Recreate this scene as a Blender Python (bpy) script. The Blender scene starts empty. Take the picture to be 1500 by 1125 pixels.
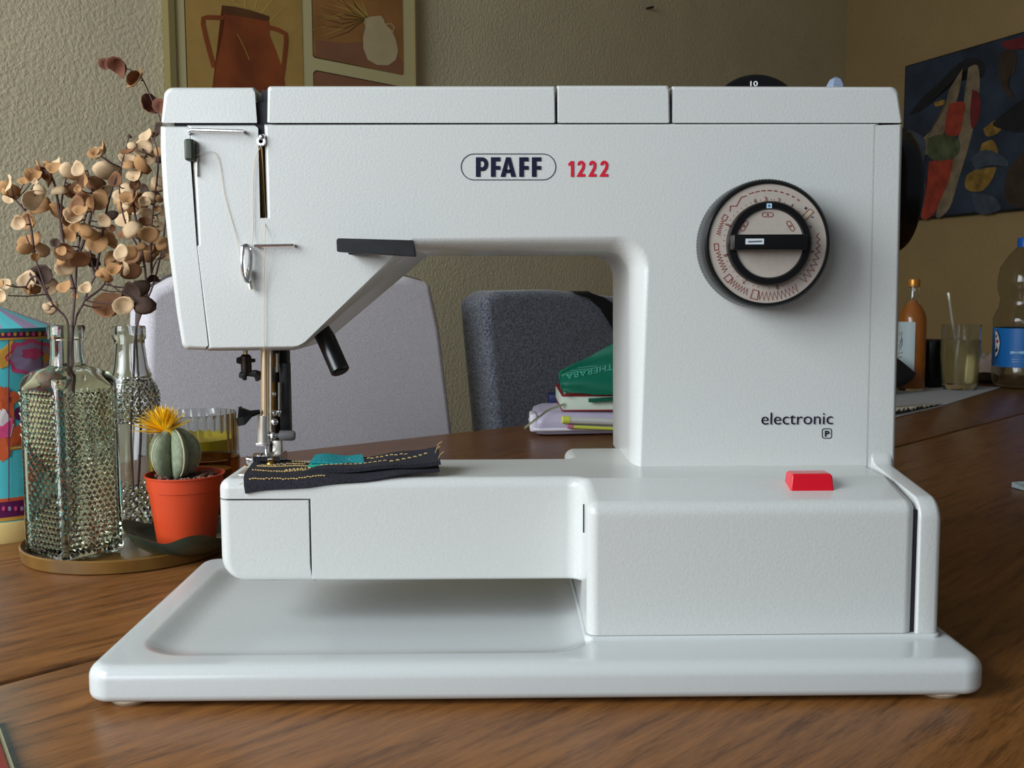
import bpy, bmesh, math, random
from mathutils import Vector, Matrix, Euler
random.seed(7)
R = math.radians
sc = bpy.context.scene
COL = sc.collection

# ------------------------------------------------------------ camera, world, light, exposure
ZC = 0.197
CAM_ROT = (Matrix.Rotation(-R(0.69), 4, 'Z') @ Matrix.Rotation(R(90 - 5.22), 4, 'X') @ Matrix.Rotation(-R(0.24), 4, 'Z'))
cam_data = bpy.data.cameras.new('camera')
cam_data.sensor_width = 36.0
cam_data.lens = 36.0
cam_data.clip_start = 0.02
cam = bpy.data.objects.new('camera', cam_data)
cam.matrix_world = Matrix.Translation((0, 0, ZC)) @ CAM_ROT
COL.objects.link(cam)
sc.camera = cam
cam_data.dof.use_dof = True
cam_data.dof.focus_distance = 0.58
cam_data.dof.aperture_fstop = 60

w = bpy.data.worlds.new('world'); sc.world = w
w.use_nodes = True
w.node_tree.nodes['Background'].inputs[0].default_value = (0.80, 0.90, 1.0, 1)
w.node_tree.nodes['Background'].inputs[1].default_value = 0.10

def area(name, loc, target, sx, sy, power, col):
    l = bpy.data.lights.new(name, 'AREA'); l.shape = 'RECTANGLE'
    l.size = sx; l.size_y = sy; l.energy = power; l.color = col
    o = bpy.data.objects.new(name, l); COL.objects.link(o)
    o.location = loc
    o.rotation_euler = (Vector(target) - Vector(loc)).to_track_quat('-Z', 'Y').to_euler()
    return o
area('window_light', (-1.35, -0.15, 0.80), (-0.1, 0.95, 0.10), 1.0, 1.0, 35, (0.88, 0.95, 1.0))
area('front_left_light', (-1.2, -1.3, 0.66), (0.0, 0.65, 0.1), 1.2, 0.9, 14, (0.86, 0.94, 1.0))  # soft light aimed at the machine front; its source is unseen

sc.view_settings.view_transform = 'Standard'
sc.view_settings.look = 'None'
sc.view_settings.exposure = 0.16
sc.view_settings.gamma = 1.0
sc.view_settings.use_curve_mapping = False
try:
    sc.cycles.use_denoising = True
except Exception:
    pass

# ------------------------------------------------------------ pixel -> world helpers (photo 1500 x 1125)
ROT3 = CAM_ROT.to_3x3(); CAMP = Vector((0, 0, ZC))
def ray(px, py):
    return ROT3 @ Vector(((px - 750) / 1500.0, (562.5 - py) / 1500.0, -1.0))
def U(px, py, Y):
    d = ray(px, py); return CAMP + d * (Y / d.y)
def UZ(px, py, z=0.0):
    d = ray(px, py); return CAMP + d * ((z - ZC) / d.z)
def UP(px, py, p0, n):
    d = ray(px, py); return CAMP + d * ((p0 - CAMP).dot(n) / d.dot(n))

# ------------------------------------------------------------ materials
def nt(name):
    m = bpy.data.materials.new(name); m.use_nodes = True
    t = m.node_tree; return m, t, t.nodes['Principled BSDF']
def lin(c):
    return tuple(((v / 255.0) / 12.92 if v <= 10 else (((v / 255.0) + .055) / 1.055) ** 2.4) for v in c)
def mat(name, rgb, rough=.5, metal=0.0, var=0.0, scale=40.0, bump=0.0, bscale=300.0, coat=0.0, trans=0.0, ior=1.45, alpha=1, stretch=(1, 1, 1), spec=.5, sheen=0):
    m, t, b = nt(name)
    c = lin(rgb)
    b.inputs['Base Color'].default_value = (*c, 1)
    b.inputs['Roughness'].default_value = rough
    b.inputs['Metallic'].default_value = metal
    b.inputs['IOR'].default_value = ior
    b.inputs['Specular IOR Level'].default_value = spec
    if coat: b.inputs['Coat Weight'].default_value = coat; b.inputs['Coat Roughness'].default_value = .12
    if trans: b.inputs['Transmission Weight'].default_value = trans
    if sheen: b.inputs['Sheen Weight'].default_value = sheen
    if alpha < 1: b.inputs['Alpha'].default_value = alpha
    tc = t.nodes.new('ShaderNodeTexCoord')
    mp = t.nodes.new('ShaderNodeMapping'); mp.inputs['Scale'].default_value = stretch
    t.links.new(tc.outputs['Object'], mp.inputs[0])
    if var:
        n = t.nodes.new('ShaderNodeTexNoise'); n.inputs['Scale'].default_value = scale; n.inputs['Detail'].default_value = 4
        r = t.nodes.new('ShaderNodeMix'); r.data_type = 'RGBA'
        r.inputs[6].default_value = (*[v * (1 - var) for v in c], 1)
        r.inputs[7].default_value = (*[min(1, v * (1 + var)) for v in c], 1)
        cr = t.nodes.new('ShaderNodeMapRange'); cr.inputs[1].default_value = .3; cr.inputs[2].default_value = .7
        t.links.new(mp.outputs[0], n.inputs['Vector']); t.links.new(n.outputs['Fac'], cr.inputs[0])
        t.links.new(cr.outputs[0], r.inputs[0]); t.links.new(r.outputs[2], b.inputs['Base Color'])
    if bump:
        n2 = t.nodes.new('ShaderNodeTexNoise'); n2.inputs['Scale'].default_value = bscale; n2.inputs['Detail'].default_value = 3
        bp = t.nodes.new('ShaderNodeBump'); bp.inputs['Strength'].default_value = bump; bp.inputs['Distance'].default_value = .001
        t.links.new(mp.outputs[0], n2.inputs['Vector']); t.links.new(n2.outputs['Fac'], bp.inputs['Height'])
        t.links.new(bp.outputs[0], b.inputs['Normal'])
    return m
M = {}
M['paint'] = mat('enamel_paint', (204, 205, 201), .30, var=.03, scale=900, bump=.11, bscale=700, coat=.25)
M['paint_base'] = mat('enamel_paint_base', (202, 206, 205), .24, var=.02, scale=900, bump=.06, bscale=500, coat=.35)
M['dark_gap'] = mat('gap_shadow_fill', (22, 20, 30), .6)  # near-black colour stands in for the shade inside seams and slots
M['black'] = mat('black_plastic', (14, 13, 14), .28, bump=.05, bscale=600)
M['black_grey'] = mat('worn_black_plastic', (34, 35, 36), .35, var=.2, scale=200)
M['olive'] = mat('olive_plastic', (52, 58, 44), .4)
M['chrome'] = mat('chrome', (238, 238, 238), .2, 1.0)
M['steel'] = mat('brushed_steel', (214, 208, 196), .32, .75, var=.1, scale=200)
M['warm_steel'] = mat('warm_steel', (214, 186, 150), .3, .75)
M['oily'] = mat('oily_dark_metal', (48, 40, 36), .35, .8, var=.4, scale=200)
M['brass'] = mat('worn_brass', (170, 128, 66), .3, 1.0, var=.2, scale=120)
M['grey_plastic'] = mat('grey_plastic', (98, 96, 96), .4)
M['navy_ink'] = mat('navy_ink', (16, 12, 46), .4)
M['thin_ink'] = mat('grey_ink', (58, 60, 74), .4)
M['red_ink'] = mat('red_ink', (206, 30, 52), .4)
M['maroon_ink'] = mat('maroon_ink', (128, 52, 48), .5)
M['white_ink'] = mat('white_ink', (232, 232, 232), .4)
M['red_plastic'] = mat('red_plastic', (214, 20, 40), .22, coat=.3)
M['dial_face'] = mat('dial_face', (196, 184, 172), .35, .25, var=.04, scale=300)
M['sticker'] = mat('sticker', (205, 214, 220), .4)
M['blue_sticker'] = mat('blue_sticker', (170, 205, 230), .4)
M['thread'] = mat('beige_thread', (206, 184, 150), .8)
M['denim'] = mat('dark_denim', (30, 29, 38), .9, var=.6, scale=900, bump=.8, bscale=1500)
M['stitch'] = mat('tan_stitching', (204, 172, 110), .8)
M['teal_felt'] = mat('teal_felt', (10, 128, 134), .95, var=.18, scale=500, bump=.8, bscale=1200)
M['teal_light'] = mat('teal_felt_light', (40, 146, 124), .95, var=.15, scale=500)
M['rubber'] = mat('cream_rubber', (190, 176, 150), .7)

def wood(name, rgb, rgb2, rough, ang):
    m, t, b = nt(name)
    N = t.nodes; L = t.links
    tc = N.new('ShaderNodeTexCoord')
    mp = N.new('ShaderNodeMapping'); mp.vector_type = 'TEXTURE'; mp.inputs['Rotation'].default_value = (0, 0, ang); mp.inputs['Scale'].default_value = (1, .09, 1)
    L.new(tc.outputs['Object'], mp.inputs[0])
    n1 = N.new('ShaderNodeTexNoise'); n1.inputs['Scale'].default_value = 15; n1.inputs['Detail'].default_value = 6; n1.inputs['Distortion'].default_value = .35
    n2 = N.new('ShaderNodeTexNoise'); n2.inputs['Scale'].default_value = 110; n2.inputs['Detail'].default_value = 5
    L.new(mp.outputs[0], n1.inputs['Vector']); L.new(mp.outputs[0], n2.inputs['Vector'])
    ad = N.new('ShaderNodeMath'); ad.operation = 'ADD'
    mu = N.new('ShaderNodeMath'); mu.operation = 'MULTIPLY'; mu.inputs[1].default_value = .6
    L.new(n2.outputs['Fac'], mu.inputs[0]); L.new(n1.outputs['Fac'], ad.inputs[0]); L.new(mu.outputs[0], ad.inputs[1])
    cr = N.new('ShaderNodeValToRGB')
    e = cr.color_ramp.elements
    e[0].position = .58; e[0].color = (*lin(rgb2), 1)
    e[1].position = 1.0; e[1].color = (*lin(rgb), 1)
    x = e.new(.74); x.color = (*[(a + c) / 2 * 1.0 for a, c in zip(lin(rgb), lin(rgb2))], 1)
    L.new(ad.outputs[0], cr.inputs[0]); L.new(cr.outputs[0], b.inputs['Base Color'])
    b.inputs['Roughness'].default_value = rough
    b.inputs['Specular IOR Level'].default_value = .28
    bp = N.new('ShaderNodeBump'); bp.inputs['Strength'].default_value = .12; bp.inputs['Distance'].default_value = .001
    L.new(n2.outputs['Fac'], bp.inputs['Height']); L.new(bp.outputs[0], b.inputs['Normal'])
    return m

# ------------------------------------------------------------ mesh helpers
def loft(bm, rings, cap0=True, cap1=True, close=True):
    vs = [[bm.verts.new(p) for p in r] for r in rings]
    n = len(vs[0])
    for a, b in zip(vs, vs[1:]):
        for i in range(n if close else n - 1):
            j = (i + 1) % n
            try: bm.faces.new((a[i], a[j], b[j], b[i]))
            except ValueError: pass
    if cap0: bm.faces.new(vs[0][::-1])
    if cap1: bm.faces.new(vs[-1])
    return vs
def rpoly(pts, seg=6):
    """rounded polygon; pts = (x, y, r)"""
    out = []
    n = len(pts)
    for i, p in enumerate(pts):
        r = p[2] if len(p) > 2 else 0
        P = Vector(p[:2])
        if r <= 0: out.append(P); continue
        A = Vector(pts[i - 1][:2]) - P; B = Vector(pts[(i + 1) % n][:2]) - P
        a = A.normalized(); b = B.normalized()
        ang = math.acos(max(-1, min(1, a.dot(b))))
        d = min(r / math.tan(ang / 2), A.length * .49, B.length * .49)
        rr = d * math.tan(ang / 2)
        c = P + (a + b).normalized() * (rr / math.sin(ang / 2))
        s = P + a * d - c; e = P + b * d - c
        a0 = math.atan2(s.y, s.x); a1 = math.atan2(e.y, e.x)
        da = (a1 - a0 + math.pi) % (2 * math.pi) - math.pi
        for k in range(seg + 1):
            t = a0 + da * k / seg
            out.append(c + Vector((math.cos(t), math.sin(t))) * rr)
    return out
def offset(poly, d):
    """inset (d>0) of a CCW polygon"""
    n = len(poly); out = []
    area_ = sum(poly[i].x * poly[(i + 1) % n].y - poly[(i + 1) % n].x * poly[i].y for i in range(n))
    s = 1 if area_ > 0 else -1
    for i in range(n):
        a, p, b = poly[i - 1], poly[i], poly[(i + 1) % n]
        e1 = (p - a); e2 = (b - p)
        if e1.length < 1e-9: e1 = e2
        if e2.length < 1e-9: e2 = e1
        e1 = e1.normalized(); e2 = e2.normalized()
        n1 = Vector((-e1.y, e1.x)) * s; n2 = Vector((-e2.y, e2.x)) * s
        m = n1 + n2
        if m.length < 1e-6: out.append(p + n1 * d); continue
        m.normalize(); k = max(.35, m.dot(n1))
        out.append(p + m * (d / k))
    return out
def slab(bm, poly, f, h0, h1, b0=0, b1=0, seg=4):
    """poly 2D extruded from h0 to h1 through f(u, v, h); b0 / b1 = rounding at either end"""
    rings = []
    s = 1 if h1 > h0 else -1
    if b0:
        for k in range(seg):
            t = math.pi / 2 * k / seg
            rings.append([f(p.x, p.y, h0 + s * b0 * (1 - math.cos(t))) for p in offset(poly, b0 * (1 - math.sin(t)))])
        rings.append([f(p.x, p.y, h0 + s * b0) for p in poly])
    else: rings.append([f(p.x, p.y, h0) for p in poly])
    if b1:
        rings.append([f(p.x, p.y, h1 - s * b1) for p in poly])
        for k in range(1, seg + 1):
            t = math.pi / 2 * k / seg
            rings.append([f(p.x, p.y, h1 - s * b1 * (1 - math.sin(t))) for p in offset(poly, b1 * (1 - math.cos(t)))])
    else: rings.append([f(p.x, p.y, h1) for p in poly])
    loft(bm, rings)
def box(bm, x0, x1, y0, y1, z0, z1, b=0, mtx=None, seg=3):
    p = rpoly([(x0, y0, b), (x1, y0, b), (x1, y1, b), (x0, y1, b)], seg)
    f = (lambda u, v, h: Vector((u, v, h))) if mtx is None else (lambda u, v, h: mtx @ Vector((u, v, h)))
    slab(bm, p, f, z0, z1, b, b, seg)
def lathe(bm, prof, c, n=32, axis='Z', mod=None, closed=False):
    """prof = (r, h) list around the axis through c"""
    rings = []
    for k, (r, h) in enumerate(prof):
        ring = []
        for i in range(n):
            a = 2 * math.pi * i / n
            rr = r * (mod(a, h) if mod else 1)
            u, v = rr * math.cos(a), rr * math.sin(a)
            if axis == 'Z': q = Vector((u, v, h))
            elif axis == 'Y': q = Vector((u, h, v))
            else: q = Vector((h, u, v))
            ring.append(Vector(c) + q)
        rings.append(ring)
    if closed: rings.append(rings[0])
    loft(bm, rings, cap0=not closed, cap1=not closed)
    if closed: bmesh.ops.remove_doubles(bm, verts=bm.verts, dist=1e-7)
def tube(bm, pts, r, n=8, cap=True):
    pts = [Vector(p) for p in pts]
    rr = r if isinstance(r, (list, tuple)) else [r] * len(pts)
    rings = []; up = None
    for i, p in enumerate(pts):
        t = (pts[min(i + 1, len(pts) - 1)] - pts[max(i - 1, 0)]).normalized()
        if up is None:
            up = Vector((0, 0, 1)) if abs(t.z) < .9 else Vector((0, 1, 0))
        s = t.cross(up).normalized(); up = s.cross(t).normalized()
        rings.append([p + (s * math.cos(2 * math.pi * k / n) + up * math.sin(2 * math.pi * k / n)) * rr[i] for k in range(n)])
    loft(bm, rings, cap, cap)
def spline(pts, k=8):
    pts = [Vector(p) for p in pts]; out = []
    for i in range(len(pts) - 1):
        p0 = pts[max(i - 1, 0)]; p1 = pts[i]; p2 = pts[i + 1]; p3 = pts[min(i + 2, len(pts) - 1)]
        for j in range(k):
            t = j / k
            out.append(.5 * ((2 * p1) + (p2 - p0) * t + (2 * p0 - 5 * p1 + 4 * p2 - p3) * t * t + (3 * p1 - p0 - 3 * p2 + p3) * t ** 3))
    out.append(pts[-1]); return out
def sphere(bm, c, r, sx=1, sy=1, sz=1, n=12):
    m = Matrix.Translation(Vector(c)) @ Matrix.Diagonal((sx, sy, sz, 1))
    bmesh.ops.create_uvsphere(bm, u_segments=n, v_segments=max(6, n // 2 + 1), radius=r, matrix=m)
def rootloc(p):
    while p.parent: p = p.parent
    return p.location.copy()
def fin(name, bm, m, parent=None, smooth=35, wn=False, recalc=True, loc=None):
    if recalc: bmesh.ops.recalc_face_normals(bm, faces=bm.faces)
    L0 = rootloc(parent) if parent else (Vector(loc) if loc else Vector((0, 0, 0)))
    if L0.length: bmesh.ops.translate(bm, verts=bm.verts, vec=-L0)
    me = bpy.data.meshes.new(name); bm.to_mesh(me); bm.free()
    mm = M[m] if isinstance(m, str) else m
    me.materials.append(mm)
    if smooth:
        me.shade_smooth(); me.set_sharp_from_angle(angle=R(smooth))
    o = bpy.data.objects.new(name, me); COL.objects.link(o)
    if parent: o.parent = parent
    elif loc: o.location = loc
    if wn:
        md = o.modifiers.new('normals', 'WEIGHTED_NORMAL'); md.keep_sharp = True
    return o
def thing(name, label, cat, loc=(0, 0, 0), group=None):
    o = bpy.data.objects.new(name, None); COL.objects.link(o); o.location = loc; o.empty_display_size = .02
    o['label'] = label; o['category'] = cat
    if group: o['group'] = group
    return o
def tag(o, label, cat, group=None):
    o['label'] = label; o['category'] = cat
    if group: o['group'] = group
    return o
def struct(o): o['kind'] = 'structure'; return o
def B(): return bmesh.new()
def text_bm(s, bold=0.0, res=4, shear=0):
    cu = bpy.data.curves.new('t', 'FONT'); cu.body = s; cu.offset = bold; cu.resolution_u = res; cu.extrude = .004; cu.shear = shear
    o = bpy.data.objects.new('t', cu); COL.objects.link(o)
    dg = bpy.context.evaluated_depsgraph_get()
    me = bpy.data.meshes.new_from_object(o.evaluated_get(dg))
    bm = B(); bm.from_mesh(me)
    bpy.data.objects.remove(o); bpy.data.curves.remove(cu); bpy.data.meshes.remove(me)
    return bm
def text_fit(name, s, f, m, parent, bold=0.0, th=.0003):
    """text whose bounding box is mapped by f(u, v, w): u, v in 0..1, w = thickness"""
    bm = text_bm(s, bold)
    xs = [v.co.x for v in bm.verts]; ys = [v.co.y for v in bm.verts]; zs = [v.co.z for v in bm.verts]
    x0, x1, y0, y1, z0, z1 = min(xs), max(xs), min(ys), max(ys), min(zs), max(zs)
    for v in bm.verts:
        v.co = f((v.co.x - x0) / (x1 - x0), (v.co.y - y0) / (y1 - y0), (v.co.z - z0) / max(1e-9, z1 - z0) * th)
    return fin(name, bm, m, parent, smooth=0, recalc=True)
def fitpx(x0, x1, y0, y1, Y):
    """front-facing text box: pixel box on the plane Y"""
    a = U(x0, y1, Y); b = U(x1, y0, Y)
    return lambda u, v, w: Vector((a.x + (b.x - a.x) * u, Y - w, a.z + (b.z - a.z) * v))
# ================================================================ ROOM
VP_BACK = Vector((.674, .738, 0)).normalized()
W0 = Vector((-.55, 1.9, 0))
corner = W0 + VP_BACK * 2.76
VP_RIGHT = Vector((.355, -1, 0)).normalized()

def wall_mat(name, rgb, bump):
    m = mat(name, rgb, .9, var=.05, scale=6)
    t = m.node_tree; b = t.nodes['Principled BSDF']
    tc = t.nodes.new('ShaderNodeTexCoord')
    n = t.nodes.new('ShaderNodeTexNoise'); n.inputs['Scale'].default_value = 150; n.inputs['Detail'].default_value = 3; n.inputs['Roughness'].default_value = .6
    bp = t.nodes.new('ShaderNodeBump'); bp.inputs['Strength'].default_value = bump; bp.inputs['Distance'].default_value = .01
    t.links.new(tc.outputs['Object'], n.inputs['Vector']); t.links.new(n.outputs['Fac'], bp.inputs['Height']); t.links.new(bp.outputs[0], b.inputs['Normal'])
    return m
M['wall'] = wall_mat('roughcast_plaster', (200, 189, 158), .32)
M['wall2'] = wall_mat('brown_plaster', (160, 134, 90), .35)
def wall(name, a, b, thick, m, z0=-.75, z1=1.75):
    bm = B(); d = (b - a).normalized(); n = Vector((-d.y, d.x, 0)) * thick
    loft(bm, [[Vector((p.x, p.y, z0)) for p in (a, b, b + n, a + n)], [Vector((p.x, p.y, z1)) for p in (a, b, b + n, a + n)]])
    return struct(fin(name, bm, m, smooth=0))
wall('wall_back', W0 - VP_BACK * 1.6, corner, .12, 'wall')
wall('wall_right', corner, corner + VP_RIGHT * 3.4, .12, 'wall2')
M['floor'] = mat('brown_floor', (92, 66, 46), .5, var=.2, scale=4)
bm = B(); box(bm, -2.6, 3.4, -2.4, 4.6, -.79, -.75); struct(fin('floor', bm, 'floor', smooth=0))
M['ceiling'] = mat('ceiling_plaster', (190, 180, 155), .9, bump=.2, bscale=30)
bm = B(); box(bm, -2.6, 3.4, .9, 4.6, 1.75, 1.80); struct(fin('ceiling', bm, 'ceiling', smooth=0))

# ================================================================ TABLE
gA = UZ(0, 1000); gB = UZ(1500, 605)
tdir = (gB - gA).normalized(); tn = Vector((-tdir.y, tdir.x, 0))         # tn points away from the camera
eA = UZ(426, 661); eB = UZ(782, 621); eC = UZ(1310, 562)
def tcoord(p): return (p - gA).dot(tdir), (p - gA).dot(tn)
sa, na = tcoord(eA); sc_, nc = tcoord(eC)
slope = (nc - na) / (sc_ - sa)
def tw(s, n, z): q = gA + tdir * s + tn * n; return Vector((q.x, q.y, z))
def edge_n(s): return na + (s - sa) * slope
ang = math.atan2(tdir.y, tdir.x)
M['wood_a'] = wood('oiled_wood', (138, 90, 46), (88, 54, 26), .34, ang)
M['wood_b'] = wood('oiled_wood_dark', (134, 87, 46), (84, 52, 26), .34, ang)
table = thing('dining_table', 'large brown wooden dining table under the sewing machine and everything on it', 'table', (0, .9, -.75))
S0, S1 = -1.0, 2.3
def board(n0a, n0b, n1a, n1b, m):
    bm = B(); g = .0016
    slab(bm, [Vector(p) for p in ((S0, n0a), (S1, n0b), (S1, n1b), (S0, n1a))], lambda u, v, h: tw(u, v, h), -.036, 0, 0, .0022, 2)
    return fin('tabletop_board', bm, m, table, smooth=30)
board(.0022, .0022, edge_n(S0), edge_n(S1), 'wood_b')
board(-.46, -.46, -.0022, -.0022, 'wood_a')
bm = B(); slab(bm, [Vector(p) for p in ((S0 + .1, -.35), (S1 - .1, -.35), (S1 - .1, edge_n(S1) - .06), (S0 + .1, edge_n(S0) - .06))], lambda u, v, h: tw(u, v, h), -.11, -.037); fin('table_apron', bm, 'wood_b', table)
for (s, n) in ((S0 + .15, -.3), (S1 - .15, -.3), (S0 + .15, edge_n(S0) - .12), (S1 - .15, edge_n(S1) - .12)):
    bm = B(); slab(bm, rpoly([(s - .035, n - .035, .01), (s + .035, n - .035, .01), (s + .035, n + .035, .01), (s - .035, n + .035, .01)], 2), lambda u, v, h: tw(u, v, h), -.75, -.111); fin('leg', bm, 'wood_b', table)

# ================================================================ SEWING MACHINE
YF = .5757          # front plane of head, arm and column
YB = .6775          # back plane
Y0 = .4716          # front plane of the base
Y1 = .5066          # front of the control block
YA = .542           # front of the free arm
mc = thing('sewing_machine', 'white flat-bed sewing machine with black dial and red switch on the wooden table', 'sewing machine', (0, .58, 0))
P = 'paint'
zbase = U(750, 975, Y0).z
zbot = U(750, 1027, Y0).z
def at2(px, py, Y): q = U(px, py, Y); return Vector((q.x, q.z))

# --- base plate with a sunk tray
xl, xr = U(117, 1000, Y0).x, U(1453, 1000, Y0).x
yb0, yb1 = Y0, YB
N8 = 10
def base_ring(i, z, x0=None, x1=None, ya=None, yb=None, r=.013):
    x0_, x1_, a_, b_ = (xl, xr, yb0, yb1) if x0 is None else (x0, x1, ya, yb)
    p = rpoly([(x0_ + i, a_ + i, max(.001, r - i)), (x1_ - i, a_ + i, max(.001, r - i)), (x1_ - i, b_ - i, max(.001, r - i)), (x0_ + i, b_ - i, max(.001, r - i))], N8)
    return [Vector((q.x, q.y, z)) for q in p]
rings = []
for k in range(5):
    t = math.pi / 2 * k / 4; b = .004
    rings.append(base_ring(b * (1 - math.sin(t)), zbot + b * (1 - math.cos(t))))
b = .0065
for k in range(7):
    t = math.pi / 2 * k / 6
    rings.append(base_ring(b * (1 - math.cos(t)), zbase - b * (1 - math.sin(t))))
rx0, rx1, ry0, ry1 = xl + .0165, .048, yb0 + .0165, yb1 - .010
rings.append(base_ring(.0095, zbase))
for (i, dz) in ((0, 0), (.002, -.0003), (.005, -.0014), (.009, -.0030), (.013, -.0041), (.017, -.0046), (.022, -.0047)):
    rings.append(base_ring(i, zbase + dz, rx0, rx1, ry0, ry1, .026))
bm = B(); loft(bm, rings); fin('base_plate', bm, 'paint_base', mc, 40, wn=True)
for (x, y) in ((xl + .02, yb0 + .014), (xr - .02, yb0 + .014), (xl + .02, yb1 - .02), (xr - .02, yb1 - .02)):
    bm = B(); lathe(bm, [(.010, 0), (.012, .002), (.012, zbot + .0005)], (x, y, 0), 20); fin('foot', bm, 'rubber', mc)

# --- lower housing: free arm and control block in one casting
zT = U(750, 700, YA).z                   # free arm top
zBl = U(750, 741, Y1).z                  # top of the block at its front
zA = U(750, 849, YA).z                   # underside of the free arm
zS = U(390, 731, YA).z                   # seam above the end cover
xAL = U(320, 780, YA).x
xW = .0437; xWR = U(1341, 850, Y1).x
xP = U(835, 660, .648).x
xE = U(454, 780, YA).x
YS = .648; YAB = .608
YSL = YA - .0015
xCL = U(908, 660, .648).x
def ztop(y):
    if y < YSL: return zBl + (zT - zBl) * max(0, (y - Y1)) / (YSL - Y1)
    return zT
def housing_plan(x0, r):
    return rpoly([(x0, YA, r), (xW, YA, .0085), (xW, Y1, .006), (xWR, Y1, .0058), (xWR, YB, .006), (xCL, YB, .006), (xCL, YS, .002), (xP - .004, YS, .0075), (xP - .004, YAB, .003), (x0, YAB, r)], 7)
plan = housing_plan(xAL, .0065)
plan2 = housing_plan(xE + .0006, .0004)
def on_block(p): return p.y < YA - .008 or p.x > xWR - .02 or p.y > YAB + .003
zlow = zbase + .0022
rings = []
for k in range(5):
    t = math.pi / 2 * k / 4; b_ = .0018
    q = offset(plan2, b_ * (1 - math.sin(t)))
    rings.append([Vector((p.x, p.y, zlow + .0003 * k)) if on_block(p) else Vector((o_.x, o_.y, zA + b_ * (1 - math.cos(t)))) for p, o_ in zip(plan2, q)])
rings.append([Vector((p.x, p.y, zS - (.005 if on_block(p) else 0))) for p in plan2])
rings.append([Vector((p.x, p.y, zS + .0002 - (.005 if on_block(p) else 0))) for p in plan])
tr = .0055
for k in range(6):
    t = math.pi / 2 * k / 5
    q = offset(plan, tr * (1 - math.cos(t)))
    rings.append([Vector((p.x, p.y, zT - tr * (1 - math.sin(t)))) for p in q])
bm = B()
vs = loft(bm, rings, False, True)
bmesh.ops.bisect_plane(bm, geom=bm.verts[:] + bm.edges[:] + bm.faces[:], plane_co=(0, YSL, 0), plane_no=(0, 1, 0), dist=1e-6)
for v in bm.verts:
    if v.co.z > zS + .0015: v.co.z += ztop(v.co.y) - zT
bmesh.ops.triangulate(bm, faces=[f for f in bm.faces if len(f.verts) > 4])
fin('arm_casting', bm, P, mc, 50, wn=True)
# step behind the free arm
# block below arm level down to the base
plan3 = offset(rpoly([(xW, YB - .001, .001), (xW, Y1, .006), (xWR, Y1, .0058), (xWR, YB - .001, .001)], 7), .0003)
bm = B(); slab(bm, plan3, lambda u, v, h: Vector((u, v, h)), zbase + .0022, zA + .0035, .0004, 0)
fin('control_block', bm, P, mc, 50, wn=True)
bm = B(); p = rpoly([(xW - .0012, YB - .002, .001), (xW - .0012, Y1 - .0018, .005), (U(1375, 935, Y1).x + .0012, Y1 - .0018, .005), (U(1375, 935, Y1).x + .0012, YB - .002, .001)], 5)
slab(bm, p, lambda u, v, h: Vector((u, v, h)), zbase - .001, zbase + .002, 0, .0012); fin('block_plinth', bm, 'paint_base', mc, 40, wn=True)
# end cover of the free arm
f_xz = lambda u, v, h: Vector((u, h, v))
pc = rpoly([(xAL, zS - .0007, .0008), (xE - .0004, zS - .0007, .0012), (xE + .0012, zA + .0018, .0006), (xAL, zA + .0004, .013)], 8)
bm = B()
pl = rpoly([(xAL, YA, .0065), (xE - .0003, YA, .0003), (xE - .0003, YAB, .0003), (xAL, YAB, .0065)], 7)
# rounded end cover: plan extruded in z, then its lower left corner rounded by bending the plan inwards
rings = []
for k in range(14):
    z = zA + .0003 + (zS - .0008 - zA - .0003) * (k / 13) ** 1.6
    dd = z - zA
    rr = .0125
    dx = 0 if dd > rr else rr - math.sqrt(max(0, rr * rr - (rr - dd) ** 2))
    rb = .0022
    dy = 0 if dd > rb else rb - math.sqrt(max(0, rb * rb - (rb - dd) ** 2))
    x0 = xAL + dx
    q = rpoly([(x0, YA + dy, .0065), (xE - .0003 + max(0, (.008 - dd) * .18), YA + dy, .0003), (xE - .0003 + max(0, (.008 - dd) * .18), YAB - dy, .0003), (x0, YAB - dy, .0065)], 7)
    rings.append([Vector((a.x, a.y, z)) for a in q])
loft(bm, rings); fin('end_cover', bm, P, mc, 40, wn=True)
bm = B(); box(bm, xAL + .004, xE + .004, YA + .003, YAB - .003, zA + .004, zS + .004); fin('arm_seam_fill', bm, 'dark_gap', mc)  # dark filler behind the end cover seam, coloured as shade
bm = B(); a = U(865, 770, Y1 + .02); box(bm, xW - .0006, xW + .001, YA - .0175, YA - .016, U(0, 775, YA).z, U(0, 735, YA).z); fin('latch_slot', bm, 'dark_gap', mc)

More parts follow.
